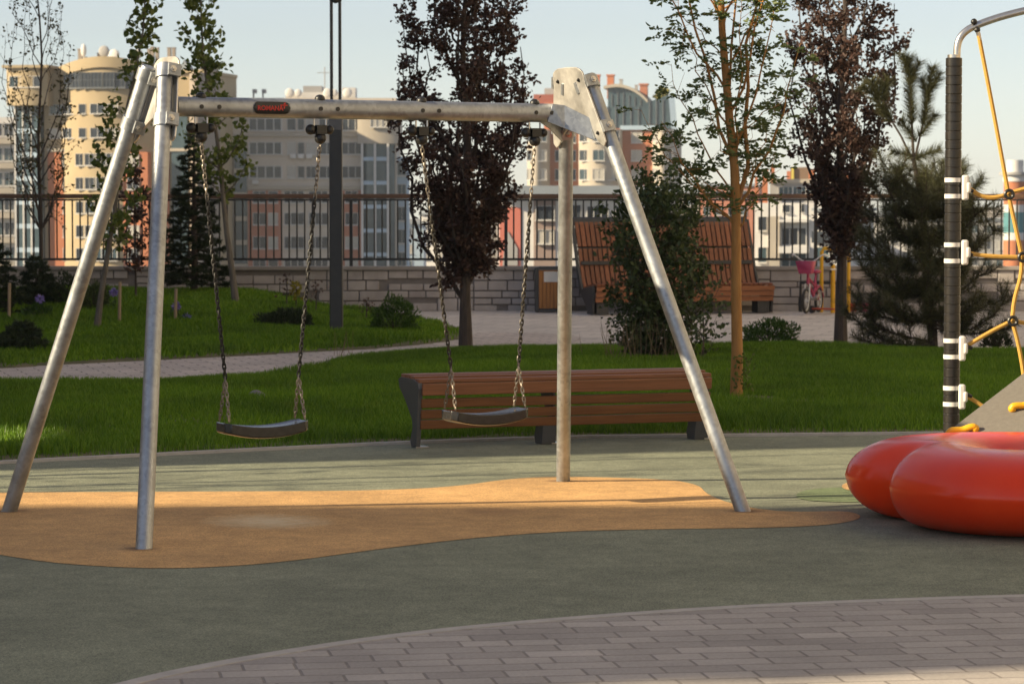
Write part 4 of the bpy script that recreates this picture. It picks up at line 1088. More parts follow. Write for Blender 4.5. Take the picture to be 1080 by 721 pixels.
# dry stalks in front of the shrub
def stalks(name, label, p, n, hgt, m, seed, cat='plant', spread=.15):
    rr = random.Random(seed); mb = MB()
    for k in range(n):
        x, y = rr.gauss(0, spread), rr.gauss(0, spread * .6); h_ = hgt * rr.uniform(.5, 1.1); dx, dy = rr.gauss(0, .22) * h_, rr.gauss(0, .2) * h_
        mb.tube(curve_pts((x, y, -.02), (x + dx, y + dy, h_), (dx * .2, 0, .02), 4), [.004, .0035, .003, .002, .001], 4, caps=False)
    return tag(mb.build(name, m, None, loc=p), label, cat)
straw = mat('dry_stalk', (.13, .085, .045), (.2, .14, .07))
p = G(672, 393); p.z = lawn_z(p.x, p.y); stalks('dry_stalks', 'tuft of dry brown stalks at the foot of the dense shrub, behind the bench', p, 46, .45, straw, 3, spread=.3)
p = gpt(362, 376, 33.5, lawn_z); stalks('dry_stalks', 'tuft of dry stalks at the lawn edge below the lamp post', p, 9, .3, straw, 4, spread=.06)

# ------------------------------------------------------------------ conifers
def needles(shoots, per_m, ln, wd, r, fwd=.9):
    V_, n_tot = [], 0; fs = []
    for a, b in shoots:
        a = np.array(a); b = np.array(b); d = b - a; L_ = np.linalg.norm(d); n = max(4, int(per_m * L_)); d /= L_
        t = r.uniform(0, 1, n)[:, None]; s = r.normal(0, 1, (n, 3)); s -= (s @ d)[:, None] * d; s /= np.linalg.norm(s, axis=1)[:, None] + 1e-9
        nd = s + d * r.uniform(fwd * .6, fwd * 1.4, n)[:, None]; nd /= np.linalg.norm(nd, axis=1)[:, None]
        w_ = np.cross(nd, r.normal(0, 1, (n, 3))); w_ /= np.linalg.norm(w_, axis=1)[:, None] + 1e-9
        p = a + d * L_ * t; l_ = ln * r.uniform(.7, 1.15, n)[:, None]
        V_.append(np.stack([p - w_ * wd / 2, p + w_ * wd / 2, p + nd * l_], 1).reshape(-1, 3)); n_tot += n
    return np.concatenate(V_), np.arange(n_tot * 3).reshape(-1, 3)

def pine(base, seed):
    rr = random.Random(seed); rn = np.random.default_rng(seed)
    t = thing('pine_tree', 'bushy dark pine with long needles and upright candles left of the striped post', 'tree', base)
    s = base.y / F
    def q(px, py, dy=0.0): return Vector(((px - CX) * s - base.x, dy, H - (py - YH) * s - base.z))
    mb = MB(); SH = []
    tr = [q(985, 388), q(984, 350), q(978, 300), q(974, 240), q(968, 195), q(963, 172)]
    mb.tube(tr, [.065, .058, .05, .042, .03, .022], 9)
    def limb(pts, r_, tips=True, tl=.42, side=True):
        pts = chaikin(pts, 1); mb.tube(pts, [r_ * (1 - .7 * i / (len(pts) - 1)) for i in range(len(pts))], 6)
        m_ = len(pts) - 1
        for i in range(m_):
            if i / m_ >= .3: SH.append((pts[i], pts[i + 1]))
        if side:
            for i in range(1, m_ + 1):
                for _ in range(2):
                    p = pts[i - 1].lerp(pts[i], rr.random()); d = (pts[i] - pts[i - 1]).normalized() + Vector((rr.gauss(0, .6), rr.gauss(0, .6), abs(rr.gauss(.35, .35))))
                    e = p + d.normalized() * tl * rr.uniform(.5, 1.0); mid = p.lerp(e, .5) - Vector((0, 0, .03)); mb.tube([p, mid, e], [r_ * .35, r_ * .3, .004], 5); SH.append((p.lerp(mid, .4), mid)); SH.append((mid, e))
    # the top with its three candles
    limb([q(963, 172), q(960, 120), q(957, 62)], .02, side=False); limb([q(963, 172), q(975, 120), q(982, 72)], .016, side=False)
    limb([q(963, 172), q(945, 135), q(925, 110), q(918, 86)], .016, side=False); limb([q(940, 130), q(930, 100), q(936, 85)], .01, side=False)
    for a_, b_ in list(SH): SH += [(a_, b_)] * 3
    for (x0, y0, x1, y1) in ((958, 80, 950, 58), (958, 90, 968, 66), (981, 95, 990, 78), (978, 105, 970, 84), (920, 100, 908, 92), (924, 106, 930, 88), (966, 150, 950, 128), (968, 145, 985, 122), (963, 165, 940, 160), (963, 168, 990, 158)): SH += [(q(x0, y0), q(x1, y1))] * 3
    # whorls
    for (z0, n_, L_, up) in ((212, 6, .42, .55), (232, 8, .62, .42), (258, 9, .74, .3), (285, 9, .82, .2), (312, 9, .8, .1), (338, 8, .78, 0.0)):
        a0 = rr.uniform(0, 6)
        for k in range(n_):
            az = a0 + 2 * PI * k / n_ + rr.uniform(-.25, .25); l_ = L_ * rr.uniform(.7, 1.1)
            a = q(974, z0); 
            if az is None: pass
            m1 = a + Vector((math.cos(az), math.sin(az), 0)) * l_ * .55 + Vector((0, 0, l_ * up * .25))
            e = a + Vector((math.cos(az), math.sin(az), 0)) * l_ + Vector((0, 0, l_ * (up + .28)))
            limb([a, m1, e], .018, tl=.34)
    # low boughs sweeping left over the paving
    for pts in ([(984, 362), (950, 366), (915, 350), (898, 332)], [(984, 360), (960, 372), (930, 366), (908, 357)], [(984, 345), (1015, 350), (1040, 335), (1058, 318)], [(984, 360), (955, 355), (925, 345), (915, 330)], [(980, 250), (1010, 235), (1030, 215), (1046, 240)], [(984, 340), (1010, 352), (1035, 352), (1058, 345)]):
        limb([q(a, b, rr.uniform(-.3, .2)) for a, b in pts], .018, tl=.3)
    mb.build('trunk', bark_dark, t)
    V_, F_ = needles([(tuple(a), tuple(b)) for a, b in SH], 480, .15, .0056, rn, .8)
    mesh_np('needles', V_, F_, pine_leaf, t)
pine(gpt(985, 375, 33.8), 5)

def fir(name, label, base, hgt, rad, seed, cat='tree', dens=1.0, group=None):
    rr = random.Random(seed); rn = np.random.default_rng(seed); t = thing(name, label, cat, base, 0, group); mb = MB(); SH = []
    mb.tube([(0, 0, -.05), (0, 0, hgt * .5), (0, 0, hgt)], [.022 * hgt, .014 * hgt, .004], 8); n = int(44 * dens)
    for k in range(n):
        f = (k + rr.random()) / n; z = hgt * (.06 + .9 * f); L_ = rad * (1 - f) ** .75 * rr.uniform(.65, 1.15) + .05
        az = k * 2.399 + rr.uniform(-.3, .3); o = Vector((math.cos(az), math.sin(az), 0))
        a = Vector((0, 0, z)); m_ = a + o * L_ * .5 + Vector((0, 0, -.04 * L_)); e = a + o * L_ + Vector((0, 0, L_ * rr.uniform(-.25, .2)))
        mb.tube([a, m_, e], [.008 * hgt * .8, .005, .003], 5); SH += [(a.lerp(m_, .3), m_), (m_, e)]
        for j in range(7):
            u = rr.uniform(.25, .95); p = a.lerp(m_, u * 2) if u < .5 else m_.lerp(e, u * 2 - 1)
            sd_ = o.cross(Vector((0, 0, 1))) * rr.choice((-1, 1)); d = (sd_ * rr.uniform(.5, 1) + o * .7 + Vector((0, 0, rr.gauss(-.05, .25)))).normalized()
            SH.append((p, p + d * L_ * (1 - u * .6) * .42))
    mb.build('trunk', bark_dark, t)
    SH = [(tuple(a), tuple(b)) for a, b in SH if (b - a).length > .01]
    V_, F_ = needles(SH, 420, .06, .014, rn, .8); mesh_np('needles', V_, F_, fir_leaf, t)
p = gpt(205, 312, 45.0, rear_z); fir('fir_tree', 'dark green fir by the wall between the swing leg and the left chain', p, 2.65, .66, 3, dens=2.2)
p = gpt(-6, 330, 40.5, rear_z); fir('spruce_tree', 'small dark spruce cut by the left edge of the picture', p, 1.15, .48, 8, dens=1.0)
p = gpt(38, 328, 41.8, rear_z); fir('spruce_shrub', 'low dark spruce under the slender sapling at the far left', p, .75, .42, 9, 'shrub', .9)
p = gpt(22, 396, 33.2, rear_z); p.z = max(p.z, 0); fir('spruce_shrub', 'low dark conifer at the near edge of the path behind the leftmost leg', p, .36, .42, 10, 'shrub', .9)
def bush(name, label, p, rx, rz, m, seed, n=2600, leaf=.04, aspect=.4, cat='shrub', lump=.18):
    rn = np.random.default_rng(seed); t = thing(name, label, cat, p)
    d = rn.normal(0, 1, (n, 3)); d /= np.linalg.norm(d, axis=1)[:, None]; d[:, 2] = np.abs(d[:, 2]) * 1.0 - .12
    lum = 1 + lump * np.sin(d[:, 0] * 5 + seed) * np.sin(d[:, 1] * 6 + 1) + lump * .7 * np.sin(d[:, 2] * 9 + d[:, 0] * 4)
    rr_ = rn.uniform(.45, 1, n) ** .5 * lum
    pts = np.column_stack([d[:, 0] * rx * rr_, d[:, 1] * rx * rr_, np.maximum(.02, rz * .12 + d[:, 2] * rz * .9 * rr_)])
    rr = random.Random(seed); mb = MB()
    for k in range(26):
        q = pts[rr.randrange(n)] * .9; mb.tube(curve_pts((0, 0, -.02), q, (0, 0, .03), 3), [.01, .008, .006, .003], 5)
    mb.build('stems', bark_dark, t)
    leaves('foliage', pts, d + np.array([[0, 0, .6]]), leaf, rn, m, t, aspect, .45)
p = gpt(415, 352, 38.6, rear_z); bush('round_bush', 'round clipped green bush on the lawn tip right of the lamp post', p, .33, .50, yew_leaf, 3, 3200)
p = gpt(812, 366, 35.6); p.z = lawn_z(p.x, p.y); bush('round_bush', 'low wide green bush at the lawn edge in front of the wooden lounger', p, .37, .34, yew_leaf, 4, 3000)
p = gpt(100, 333, 41.0, rear_z); bush('round_bush', 'dark round bush behind the left swing leg', p, .22, .42, shrub_leaf, 5, 1800)
p = gpt(68, 322, 42.0, rear_z); bush('round_bush', 'dark spreading bush between the sapling and the leftmost swing leg', p, .32, .45, fir_leaf, 15, 2200)
p = gpt(300, 352, 38.8, rear_z); bush('juniper_bush', 'low spreading juniper on the rear lawn behind the second chain', p, .40, .24, fir_leaf, 6, 2600, .05, .3)
p = gpt(1052, 374, 35.2); p.z = lawn_z(p.x, p.y); bush('small_bush', 'small dark bush behind the striped post and rope', p, .18, .22, fir_leaf, 7, 900)
p = gpt(40, 345, 39.6, rear_z); bush('flower_bush', 'loose leafy flower clump with violet heads left of the leftmost swing leg', p, .22, .24, yew_leaf, 12, 420, .06, .35)
def flower(label, px, py, pbase, Y):
    x = (px - CX) / F * Y; z0 = rear_z(x, Y); zt_ = H - (py - YH) * Y / F; t = thing('violet_flower', label, 'flower', (x, Y, z0), 0, 'violet flowers on the rear lawn'); rn = np.random.default_rng(px)
    mb = MB(); mb.tube(curve_pts((0, 0, -.02), (0, 0, zt_ - z0), (.02, 0, 0), 4), .005, 5); mb.build('stem', MATS['yew_leaf'], t)
    d = rn.normal(0, 1, (70, 3)); d /= np.linalg.norm(d, axis=1)[:, None]
    leaves('flower_head', d * .02 + np.array([[0, 0, zt_ - z0]]), d, .05, rn, flower_m, t, .5, .2)
    m_ = 40; pts = np.column_stack([rn.normal(0, .03, m_), rn.normal(0, .03, m_), rn.uniform(0, max(.1, zt_ - z0) * .85, m_)]); leaves('leaves', pts, rn.normal(0, 1, (m_, 3)), .07, rn, yew_leaf, t, .3, .3)
flower('violet flower head left of the leftmost swing leg', 42, 315, 340, 39.5)
flower('small violet flower near the dark round bush between the swing legs', 120, 308, 333, 40.5)
flower('violet flower just above the wooden stake right of the swing leg', 186, 323, 345, 39.2)
flower('round violet flower head standing lower, right of the staked one', 197, 335, 345, 39.0)
p = gpt(312, 326, 43.0, rear_z)
def sprout(label, p, hgt, m, seed, n=60, leaf=.07):
    rn = np.random.default_rng(seed); t = thing('sprout', label, 'plant', p, 0); mb = MB(); mb.tube([(0, 0, -.02), (.01, 0, hgt * .6), (0, 0, hgt)], [.012, .008, .003], 6); mb.build('stem', bark_dark, t)
    pts = np.column_stack([rn.normal(0, .05, n), rn.normal(0, .05, n), hgt * rn.uniform(.35, 1.0, n)]); leaves('leaves', pts, rn.normal(0, 1, (n, 3)), leaf, rn, m, t, .6, .4)
yl = leaf_mat('yellow_leaf', (.22, .2, .02), (.34, .3, .04)); sprout('yellow-green sprouting plant at the wall left of the lamp post', p, .42, yl, 1)
p = gpt(302, 327, 43.0, rear_z); sprout('thin dark reddish sprout left of the yellow-green plant', p, .5, plum_leaf, 2, 40, .05)
p = gpt(333, 327, 43.0, rear_z); sprout('thin dark reddish sprout close to the lamp post on its left', p, .5, plum_leaf, 3, 40, .05)
p = gpt(386, 334, 42.0, rear_z); sprout('thin dark reddish sprout between the lamp post and the round bush', p, .36, plum_leaf, 4, 40, .05)
# ------------------------------------------------------------------ the city behind
def facade_mat(name, c, r=.85): return mat(name, [q * .92 for q in c], [min(1, q * 1.07) for q in c], rough=r, scale=.25, detail=8)
F_YEL = facade_mat('facade_yellow', (.38, .295, .175)); F_CREAM = facade_mat('facade_cream', (.41, .36, .29)); F_BEIGE = facade_mat('facade_beige', (.54, .47, .39))
F_BRICK = facade_mat('facade_brick', (.42, .15, .07)); F_BRICK2 = facade_mat('facade_brick_dark', (.42, .16, .095)); F_WHITE = facade_mat('facade_white', (.6, .58, .55)); F_GREY = facade_mat('facade_grey', (.33, .32, .31))
F_TAUPE = facade_mat('facade_taupe', (.27, .225, .185)); F_BLUE = facade_mat('facade_blue', (.36, .46, .55)); F_BROWN = facade_mat('facade_brown', (.2, .13, .085)); F_ROOF = facade_mat('roof_grey', (.24, .27, .3)); F_REDROOF = facade_mat('roof_red', (.3, .09, .06))
def glass(name, c, rough=.12): return mat(name, c, [q * 1.5 for q in c], rough=rough, scale=.5, spec=.45)
G_DARK = glass('window_glass_dark', (.03, .036, .045)); G_BLUE = glass('window_glass_blue', (.038, .062, .074), .12); G_PALE = glass('window_curtain', (.34, .32, .28), .4)
W_FRAME = mat('window_frame', (.62, .6, .56), (.55, .53, .5), rough=.6); W_DARK = mat('window_frame_dark', (.12, .13, .14), (.16, .17, .18), rough=.5)
WIN = {}
def win_mesh(nm, panes, frame_m, glass_m, rows=1):
    """unit window standing on z=0..1, x -.5...5, proud of the wall"""
    mb = MB(); t = .035
    mb.box((0, -.02, .5), (1, .04, 1), mi=1)
    for x in (-.5 + t / 2, .5 - t / 2): mb.box((x, -.06, .5), (t, .12, 1))
    for z in (t / 2, 1 - t / 2): mb.box((0, -.061, z), (1 - 2 * t, .12, t))
    for k in range(1, panes): mb.box((-.5 + k / panes, -.055, .5), (t * .8, .10, 1 - 2 * t))
    for k in range(1, rows): mb.box((0, -.05, k / rows), (1 - 2 * t, .09, t * .8))
    mb.box((0, -.12, -.04), (1.08, .24, .06))
    o = mb.build(nm, [frame_m, glass_m], None, smooth=False); me = o.data; bpy.data.objects.remove(o); return me
for g, gm in (('d', G_DARK), ('b', G_BLUE), ('p', G_PALE)):
    for n in (1, 2, 3, 4): WIN[(g, n)] = win_mesh('window', n, W_FRAME, gm)
    WIN[(g, 'k')] = win_mesh('window', 3, W_DARK, gm, 2)
    WIN[(g, 'l')] = win_mesh('window', 4, W_DARK, gm, 1)

class Bld:
    def __init__(s, name, label, D, pxc, rot=0.0, cat='building', zb=-24):
        s.D = D; s.s = D / F; s.pxc = pxc; s.zb = zb; s.rot = math.radians(rot); s.k = 1 / math.cos(s.rot)
        s.root = thing(name, label, cat, ((pxc - CX) * s.s, D, zb), s.rot); s.r = random.Random(int(D * 7 + pxc))
    def x(s, px): return (px - s.pxc) * s.s * s.k
    def z(s, py): return H - (py - YH) * s.s - s.zb
    def block(s, name, m, px0, px1, py0, py1=None, front=0.0, depth=12.0, arc=0.0, bev=0):
        z1 = s.z(py0); z0 = 0 if py1 is None else s.z(py1); x0, x1 = s.x(px0), s.x(px1); mb = MB()
        if arc:
            n = 14; pl = [(x0 + (x1 - x0) * i / n, front - arc * math.sin(PI * i / n) ** .8) for i in range(n + 1)] + [(x1, front + depth), (x0, front + depth)]
        else: pl = [(x0, front), (x1, front), (x1, front + depth), (x0, front + depth)]
        mb.prism([(a, b, z0) for a, b in pl], (0, 0, z1 - z0)); return mb.build(name, m, s.root)
    def win(s, px0, px1, py0, py1, kind='d', panes=2, front=0.0, turn=0.0):
        o = bpy.data.objects.new('window', WIN[(kind, panes)]); COL.objects.link(o); o.parent = s.root
        o.location = ((s.x(px0) + s.x(px1)) / 2, front - .004, s.z(py1)); o.scale = ((s.x(px1) - s.x(px0)) * 1.14, 1, (s.z(py0) - s.z(py1)) * 1.15); o.rotation_euler.z = turn
    def rows(s, cols, ys, front=0.0, kinds='ddp', hgt=9):
        for py in ys:
            for (a, b, n) in cols: s.win(a, b, py, py + hgt, s.r.choice(kinds), n, front)
    def chimney(s, px, w_, py0, py1, m=None, front=3.0, name='chimney', rnd=False):
        z0, z1 = s.z(py1), s.z(py0); ww = w_ * s.s; mb = MB()
        if rnd: mb.cyl((s.x(px), front, z0), (s.x(px), front, z1), ww / 2, 14)
        else: mb.box((s.x(px), front, (z0 + z1) / 2), (ww, ww, z1 - z0)); mb.box((s.x(px), front, z1 + .12 * ww), (ww * 1.25, ww * 1.25, .24 * ww))
        return mb.build(name, m or F_TAUPE, s.root)
    def dish(s, px, py, r, m=None, ys=1.0):
        mb = MB(); rr = r * s.s; c = (s.x(px), 2.0, s.z(py)); mb.ball(c, rr, 14, 8, (ys, .3, 1)); mb.cyl((c[0], 2.2, c[2] - rr * 2.2), (c[0], 2.2, c[2]), rr * .12, 6)
        mb.build('satellite_dish', m or F_WHITE, s.root)

# yellow block at the left
b = Bld('apartment_block', 'yellow and orange brick apartment block with dishes and chimneys on its roof, at the left', 360, 115, -9)
b.block('wall', F_YEL, 46, 218, 78, front=0, depth=16)
b.block('bay', F_YEL, 12, 56, 72, 112, front=-2.2, depth=14, arc=.8)
b.block('glass_bay', G_BLUE, 18, 44, 112, front=-1.2, depth=11)
for px in (18, 26.5, 35, 44): b.block('mullion', F_WHITE, px - .7, px + .7, 112, front=-1.35, depth=.3)
for k, py in enumerate(range(122, 300, 25)): b.block('spandrel', F_BLUE, 18.8, 43.4, py + 14, py + 19, front=-1.32, depth=.2)
b.block('bow', F_YEL, 66, 168, 74, front=-.3, depth=9, arc=2.4)
mb = MB(); n = 20; x0, x1 = b.x(64), b.x(170); vs = []
for i in range(n + 1):
    t = i / n; x = x0 + (x1 - x0) * t; y = -.55 - 2.5 * math.sin(PI * t) ** .8; z = b.z(75) + 1.15 * math.sin(PI * t)
    vs += [(x, y, z - .9), (x, y, z + .45), (x, 3, z + .45), (x, 3, z - .9)]
fs = [(0, 1, 2, 3), tuple(range(4 * n, 4 * n + 4))] + [(4 * i + k, 4 * i + (k + 1) % 4, 4 * i + 4 + (k + 1) % 4, 4 * i + 4 + k) for i in range(n) for k in range(4)]
mb.add(vs, fs); b.root and mb.build('curved_cornice', F_YEL, b.root)
b.block('cornice', F_YEL, 10, 60, 70, 73, front=-3.3, depth=15)
b.block('cornice', F_YEL, 166, 220, 75, 78.4, front=-.4, depth=16)
def bow_y(px): return -.3 - 2.4 * math.sin(PI * (px - 66) / 102) ** .8
b.block('brick_panel', F_BRICK, 51, 82, 161, front=-.55, depth=.6)
b.block('brick_panel', F_BRICK, 134, 163, 161, front=-2.35, depth=1.9)
b.block('brick_panel', F_BRICK, 168, 181, 161, front=-.35, depth=.4)
b.block('glass_strip', G_BLUE, 184, 201, 115, front=-.5, depth=1)
b.block('floor_band', F_CREAM, 51, 214, 157, 160, front=-.7, depth=.8)
for a in range(72, 116, 11): b.win(a, a + 10.6, 80, 94, 'd', 'k', bow_y(a + 5) - .12, math.radians(-14 if a < 80 else (-7 if a < 92 else 0)))
for a in range(118, 162, 11): b.win(a, a + 10.6, 80, 94, 'd', 'k', bow_y(a + 5) - .12, math.radians(3 if a < 130 else (10 if a < 150 else 18)))
b.win(18, 34, 83, 93, 'b', 3, -2.85); b.win(36, 50, 83, 93, 'd', 2, -2.85)
for k, py in enumerate((112, 137)):
    b.win(53, 66, py, py + 9, 'p' if k else 'b', 2, -.02); b.win(70, 82, py, py + 9, 'd', 2, bow_y(76) - .12, math.radians(-8)); b.win(90, 97, py, py + 9, 'd', 1, bow_y(93) - .1)
    b.win(104, 118, py, py + 9, 'd', 2, bow_y(111) - .1); b.win(122, 132, py, py + 9, 'p', 2, bow_y(127) - .1); b.win(143, 153, py, py + 9, 'd', 2, bow_y(148) - .25); b.win(170, 180, py, py + 9, 'b', 2, -.02)
for py in (164, 189, 214, 239, 263):
    b.win(68, 79, py, py + 11, b.r.choice('dpb'), 2, -.58); b.win(86, 94, py, py + 11, 'd', 2, bow_y(90) - .1); b.win(97, 106, py, py + 11, b.r.choice('db'), 2, bow_y(101) - .1)
    b.win(110, 130, py, py + 11, 'b' if py > 230 else 'd', 4, bow_y(118) - .1); b.win(142, 153, py, py + 11, b.r.choice('dp'), 2, -2.4); b.win(170, 178, py, py + 11, 'd', 1, -.38)
b.block('round_tower', F_TAUPE, 207, 226, 79, front=-2, depth=6, arc=1.2)
for px, w_, y0 in ((78, 4.5, 52), (83, 3, 60), (98, 3, 56), (152, 3, 52), (156, 3.5, 50), (161, 3.5, 51), (174, 3.5, 51), (179, 3.5, 51)): b.chimney(px, w_, y0, 78, F_TAUPE)
b.dish(84, 53, 7, F_WHITE, .45); b.dish(106, 54, 6, F_GREY); b.dish(117, 58, 6, F_WHITE); b.dish(143, 57, 5, F_GREY)
b.block('roof_house', F_TAUPE, 205, 214, 68, 79, front=4, depth=5)
mb = MB(); xq, zq = b.x(190), b.z(70); mb.prism([(xq - 1, 3, zq - .8), (xq + 1.0, 3, zq - .8), (xq, 3, zq + .8)], (0, 2, 0)); mb.build('roof_lantern', F_ROOF, b.root, smooth=False)
for o in b.root.children:
    if o.name.startswith('window') and False: pass
# beige block in the middle
b = Bld('apartment_block', 'beige and brick apartment block with blue glass corner behind the swing beam', 372, 336, 0)
b.block('wall', F_BEIGE, 246, 418, 104, front=0, depth=16)
b.block('projecting_bay', F_CREAM, 378, 422, 118, 152, front=-1.6, depth=10, arc=.5)
b.block('glass_corner', G_BLUE, 382, 417, 152, front=-1.2, depth=9, arc=.6)
for px in (383, 396.5, 410): b.block('mullion', F_WHITE, px - 1.1, px + 1.1, 152, front=-2.0, depth=.5)
for py in range(152, 300, 25): b.block('spandrel', F_BLUE, 384.4, 395, py + 14, py + 18, front=-1.9, depth=.8); b.block('spandrel', F_BLUE, 398, 408.6, py + 14, py + 18, front=-1.95, depth=.8)
b.block('glass_strip', G_BLUE, 248, 261, 152, front=-.5, depth=1.5)
for py in range(150, 300, 25): b.block('balcony_slab', F_CREAM, 247.5, 261.5, py + 3, py + 8, front=-.9, depth=1.4)
for a, c in ((262, 297), (361, 382)): b.block('brick_panel', F_BRICK2, a, c, 201, front=-.3, depth=.35)
b.block('floor_band', F_CREAM, 262, 382, 196, 200, front=-.42, depth=.45); b.block('floor_band', F_CREAM, 247, 377, 142, 144.5, front=-.35, depth=.4)
for py in (127, 152, 177):
    for a, c, n, k in ((265, 296, 4, 'd'), (304, 312, 1, 'p'), (315, 321, 1, 'd'), (324, 333, 2, 'p'), (338, 352, 2, 'd'), (362, 381, 3, 'd')): b.win(a, c, py, py + 11, k if b.r.random() < .75 else 'd', n, -.02)
for py in (203, 226, 251, 275):
    for a, c, n in ((268, 280, 2), (284, 293, 1), (365, 377, 2)): b.win(a, c, py, py + 11, b.r.choice('ddp'), n, -.32)
    for a, c, n in ((301, 320, 3), (327, 345, 3)): b.win(a, c, py, py + 11, 'd', n, -.02)
b.win(393, 409, 126, 135, 'p', 3, -2.2)
b.block('side_wing', F_BLUE, 416, 429, 165, front=3, depth=8)
for py in range(172, 285, 24): b.win(419, 427, py, py + 13, 'b', 2, 2.97)
for px in (266, 276): b.chimney(px, 1.6, 95, 103, F_GREY); b.block('water_tank', F_GREY, px - 1 + .5, px + 3.5, 94, 98, front=2, depth=1.5)
b.block('roof_house', F_WHITE, 300, 356, 97, 105, front=3, depth=7); b.block('roof_house', F_GREY, 318, 338, 90, 98, front=4, depth=4); b.block('roof_house', F_WHITE, 360, 374, 92, 105, front=3, depth=4)
for px, r in ((305, 5), (314, 4), (345, 5), (352, 4), (366, 5)): b.dish(px, 98, r, F_WHITE)
mb = MB(); xq, zq = b.x(341), b.z(105)
mb.cyl((xq, 4, zq), (xq, 4, b.z(70)), .07, 6); mb.cyl((xq - 1, 4, b.z(76)), (xq + 1, 4, b.z(76)), .05, 6); mb.build('antenna', F_GREY, b.root)
for q in ((310, 163), (318, 163), (327, 163), (270, 190)):
    mb = MB(); mb.box((b.x(q[0]), -.4, b.z(q[1] + 2)), (.75, .5, .55)); mb.build('air_conditioner', F_WHITE, b.root)
# orange and cream tower behind the plate
b = Bld('apartment_tower', 'orange and cream apartment tower with glazed top storeys behind the swing apex', 470, 634, -8)
b.block('wall', F_BRICK, 572, 698, 136, front=0, depth=18)
for a, c in ((557, 580), (611, 656), (688, 711)):
    b.block('bay', F_CREAM, a, c, 137, front=-1.0, depth=14, arc=2.2)
    for py in (140, 160, 180):
        w_ = (c - a) / (3 if c - a > 30 else 2)
        for k in range(3 if c - a > 30 else 2):
            px = a + w_ * (k + .5); t = (px - a) / (c - a); b.win(px - w_ * .36, px + w_ * .36, py, py + 10, b.r.choice('dbp'), 2, -1.0 - 2.2 * math.sin(PI * t) ** .8 - .1, math.radians((t - .5) * 50))
for py in (141, 160, 180):
    b.win(666, 676, py, py + 10, 'p', 2, -.02); b.win(586, 594, py, py + 10, 'd', 2, -.02); b.win(600, 607, py, py + 10, 'd', 1, -.02)
b.block('parapet', F_BLUE, 654, 690, 133, 137.5, front=-.5, depth=6)
b.block('glazed_storey', G_BLUE, 628, 690, 113, 136, front=.8, depth=13)
for px in range(632, 690, 8): b.block('mullion', W_DARK, px, px + .8, 113, 136, front=.6, depth=.3)
mb = MB(); prof = [(640, 113), (640, 92), (650, 91), (662, 94), (672, 100), (680, 107), (684, 113)]
mb.prism([(b.x(a), 1.2, b.z(c)) for a, c in prof], (0, 11, 0)); mb.build('glazed_gable', G_BLUE, b.root, smooth=False)
ro = [(636, 91), (650, 88.5), (663, 91.5), (674, 98), (682, 106)]; mb = MB()
pa = chaikin([(b.x(a), 0, b.z(c)) for a, c in ro], 2); vs = []
for p in pa: vs += [(p.x, .4, p.z), (p.x, .4, p.z - .5), (p.x, 12.5, p.z - .5), (p.x, 12.5, p.z)]
mb.add(vs, [(0, 1, 2, 3), tuple(range(len(vs) - 4, len(vs)))] + [(4 * i + k, 4 * i + (k + 1) % 4, 4 * i + 4 + (k + 1) % 4, 4 * i + 4 + k) for i in range(len(pa) - 1) for k in range(4)]); mb.build('arched_roof', F_CREAM, b.root)
mb = MB(); mb.prism([(b.x(a), 0, b.z(c)) for a, c in ((678, 136), (678, 110), (704, 101), (707, 136))], (0, 12, 0)); mb.build('glass_wing', G_BLUE, b.root, smooth=False)
for px in range(644, 682, 6): b.block('mullion', W_DARK, px, px + .6, 97 + abs(px - 652) * .38, 113, front=1.05, depth=.3)
for px in (684, 691, 698): b.block('mullion', W_DARK, px, px + .8, 106, 136, front=-.2, depth=.3)
b.block('upper_storey', F_BRICK2, 572, 628, 108, 136.5, front=2, depth=12); b.block('roof', F_REDROOF, 560, 600, 99, 109, front=3, depth=9); b.block('roof_house', F_GREY, 570, 582, 92, 100, front=5, depth=5)
for px, w_, y0, m in ((626, 7, 80, F_BRICK), (641, 7, 80, F_BRICK), (652, 3.5, 84, F_GREY), (668, 3, 90, F_GREY), (676, 8, 90, F_BRICK2)): b.chimney(px, w_, y0, 104, m, 4)
mb = MB(); rn_ = np.random.default_rng(3)
leaves('roof_garden', np.column_stack([rn_.uniform(b.x(688), b.x(702), 160), rn_.uniform(2, 5, 160), b.z(103) + rn_.uniform(0, 1.2, 160)]), rn_.normal(0, 1, (160, 3)), .7, rn_, MATS['yellow_leaf'], b.root, .7, .5)
# pale office building behind the fence
b = Bld('office_building', 'low pale building with flat grey roof and red wall panel behind the fence', 185, 590, -4)
b.block('wall', F_WHITE, 524, 700, 206, depth=14)
b.block('roof', F_ROOF, 519, 706, 196, 206.5, front=-.9, depth=15)
b.block('red_panel', facade_mat('panel_salmon', (.5, .16, .12)), 527, 549, 219, front=-.08, depth=.1)
mb = MB(); mb.prism([(b.x(a), -.14, b.z(c)) for a, c in ((530, 280), (533, 252), (536, 244), (546, 262), (546, 280))], (0, .05, 0)); mb.build('grey_emblem', F_GREY, b.root, smooth=False)
b.block('brown_panel', facade_mat('panel_brown', (.27, .2, .17)), 563, 586, 207, front=-.05, depth=.08)
b.win(566, 574, 244, 257, 'p', 1, -.08); b.win(576, 584, 244, 257, 'p', 1, -.08); b.win(604, 612, 244, 258, 'd', 1); b.win(566, 584, 219, 232, 'd', 2, -.08); b.win(604, 612, 218, 232, 'd', 1)
b.win(620, 640, 220, 240, 'd', 3); b.win(650, 672, 220, 240, 'd', 3); b.win(680, 696, 220, 240, 'd', 2)
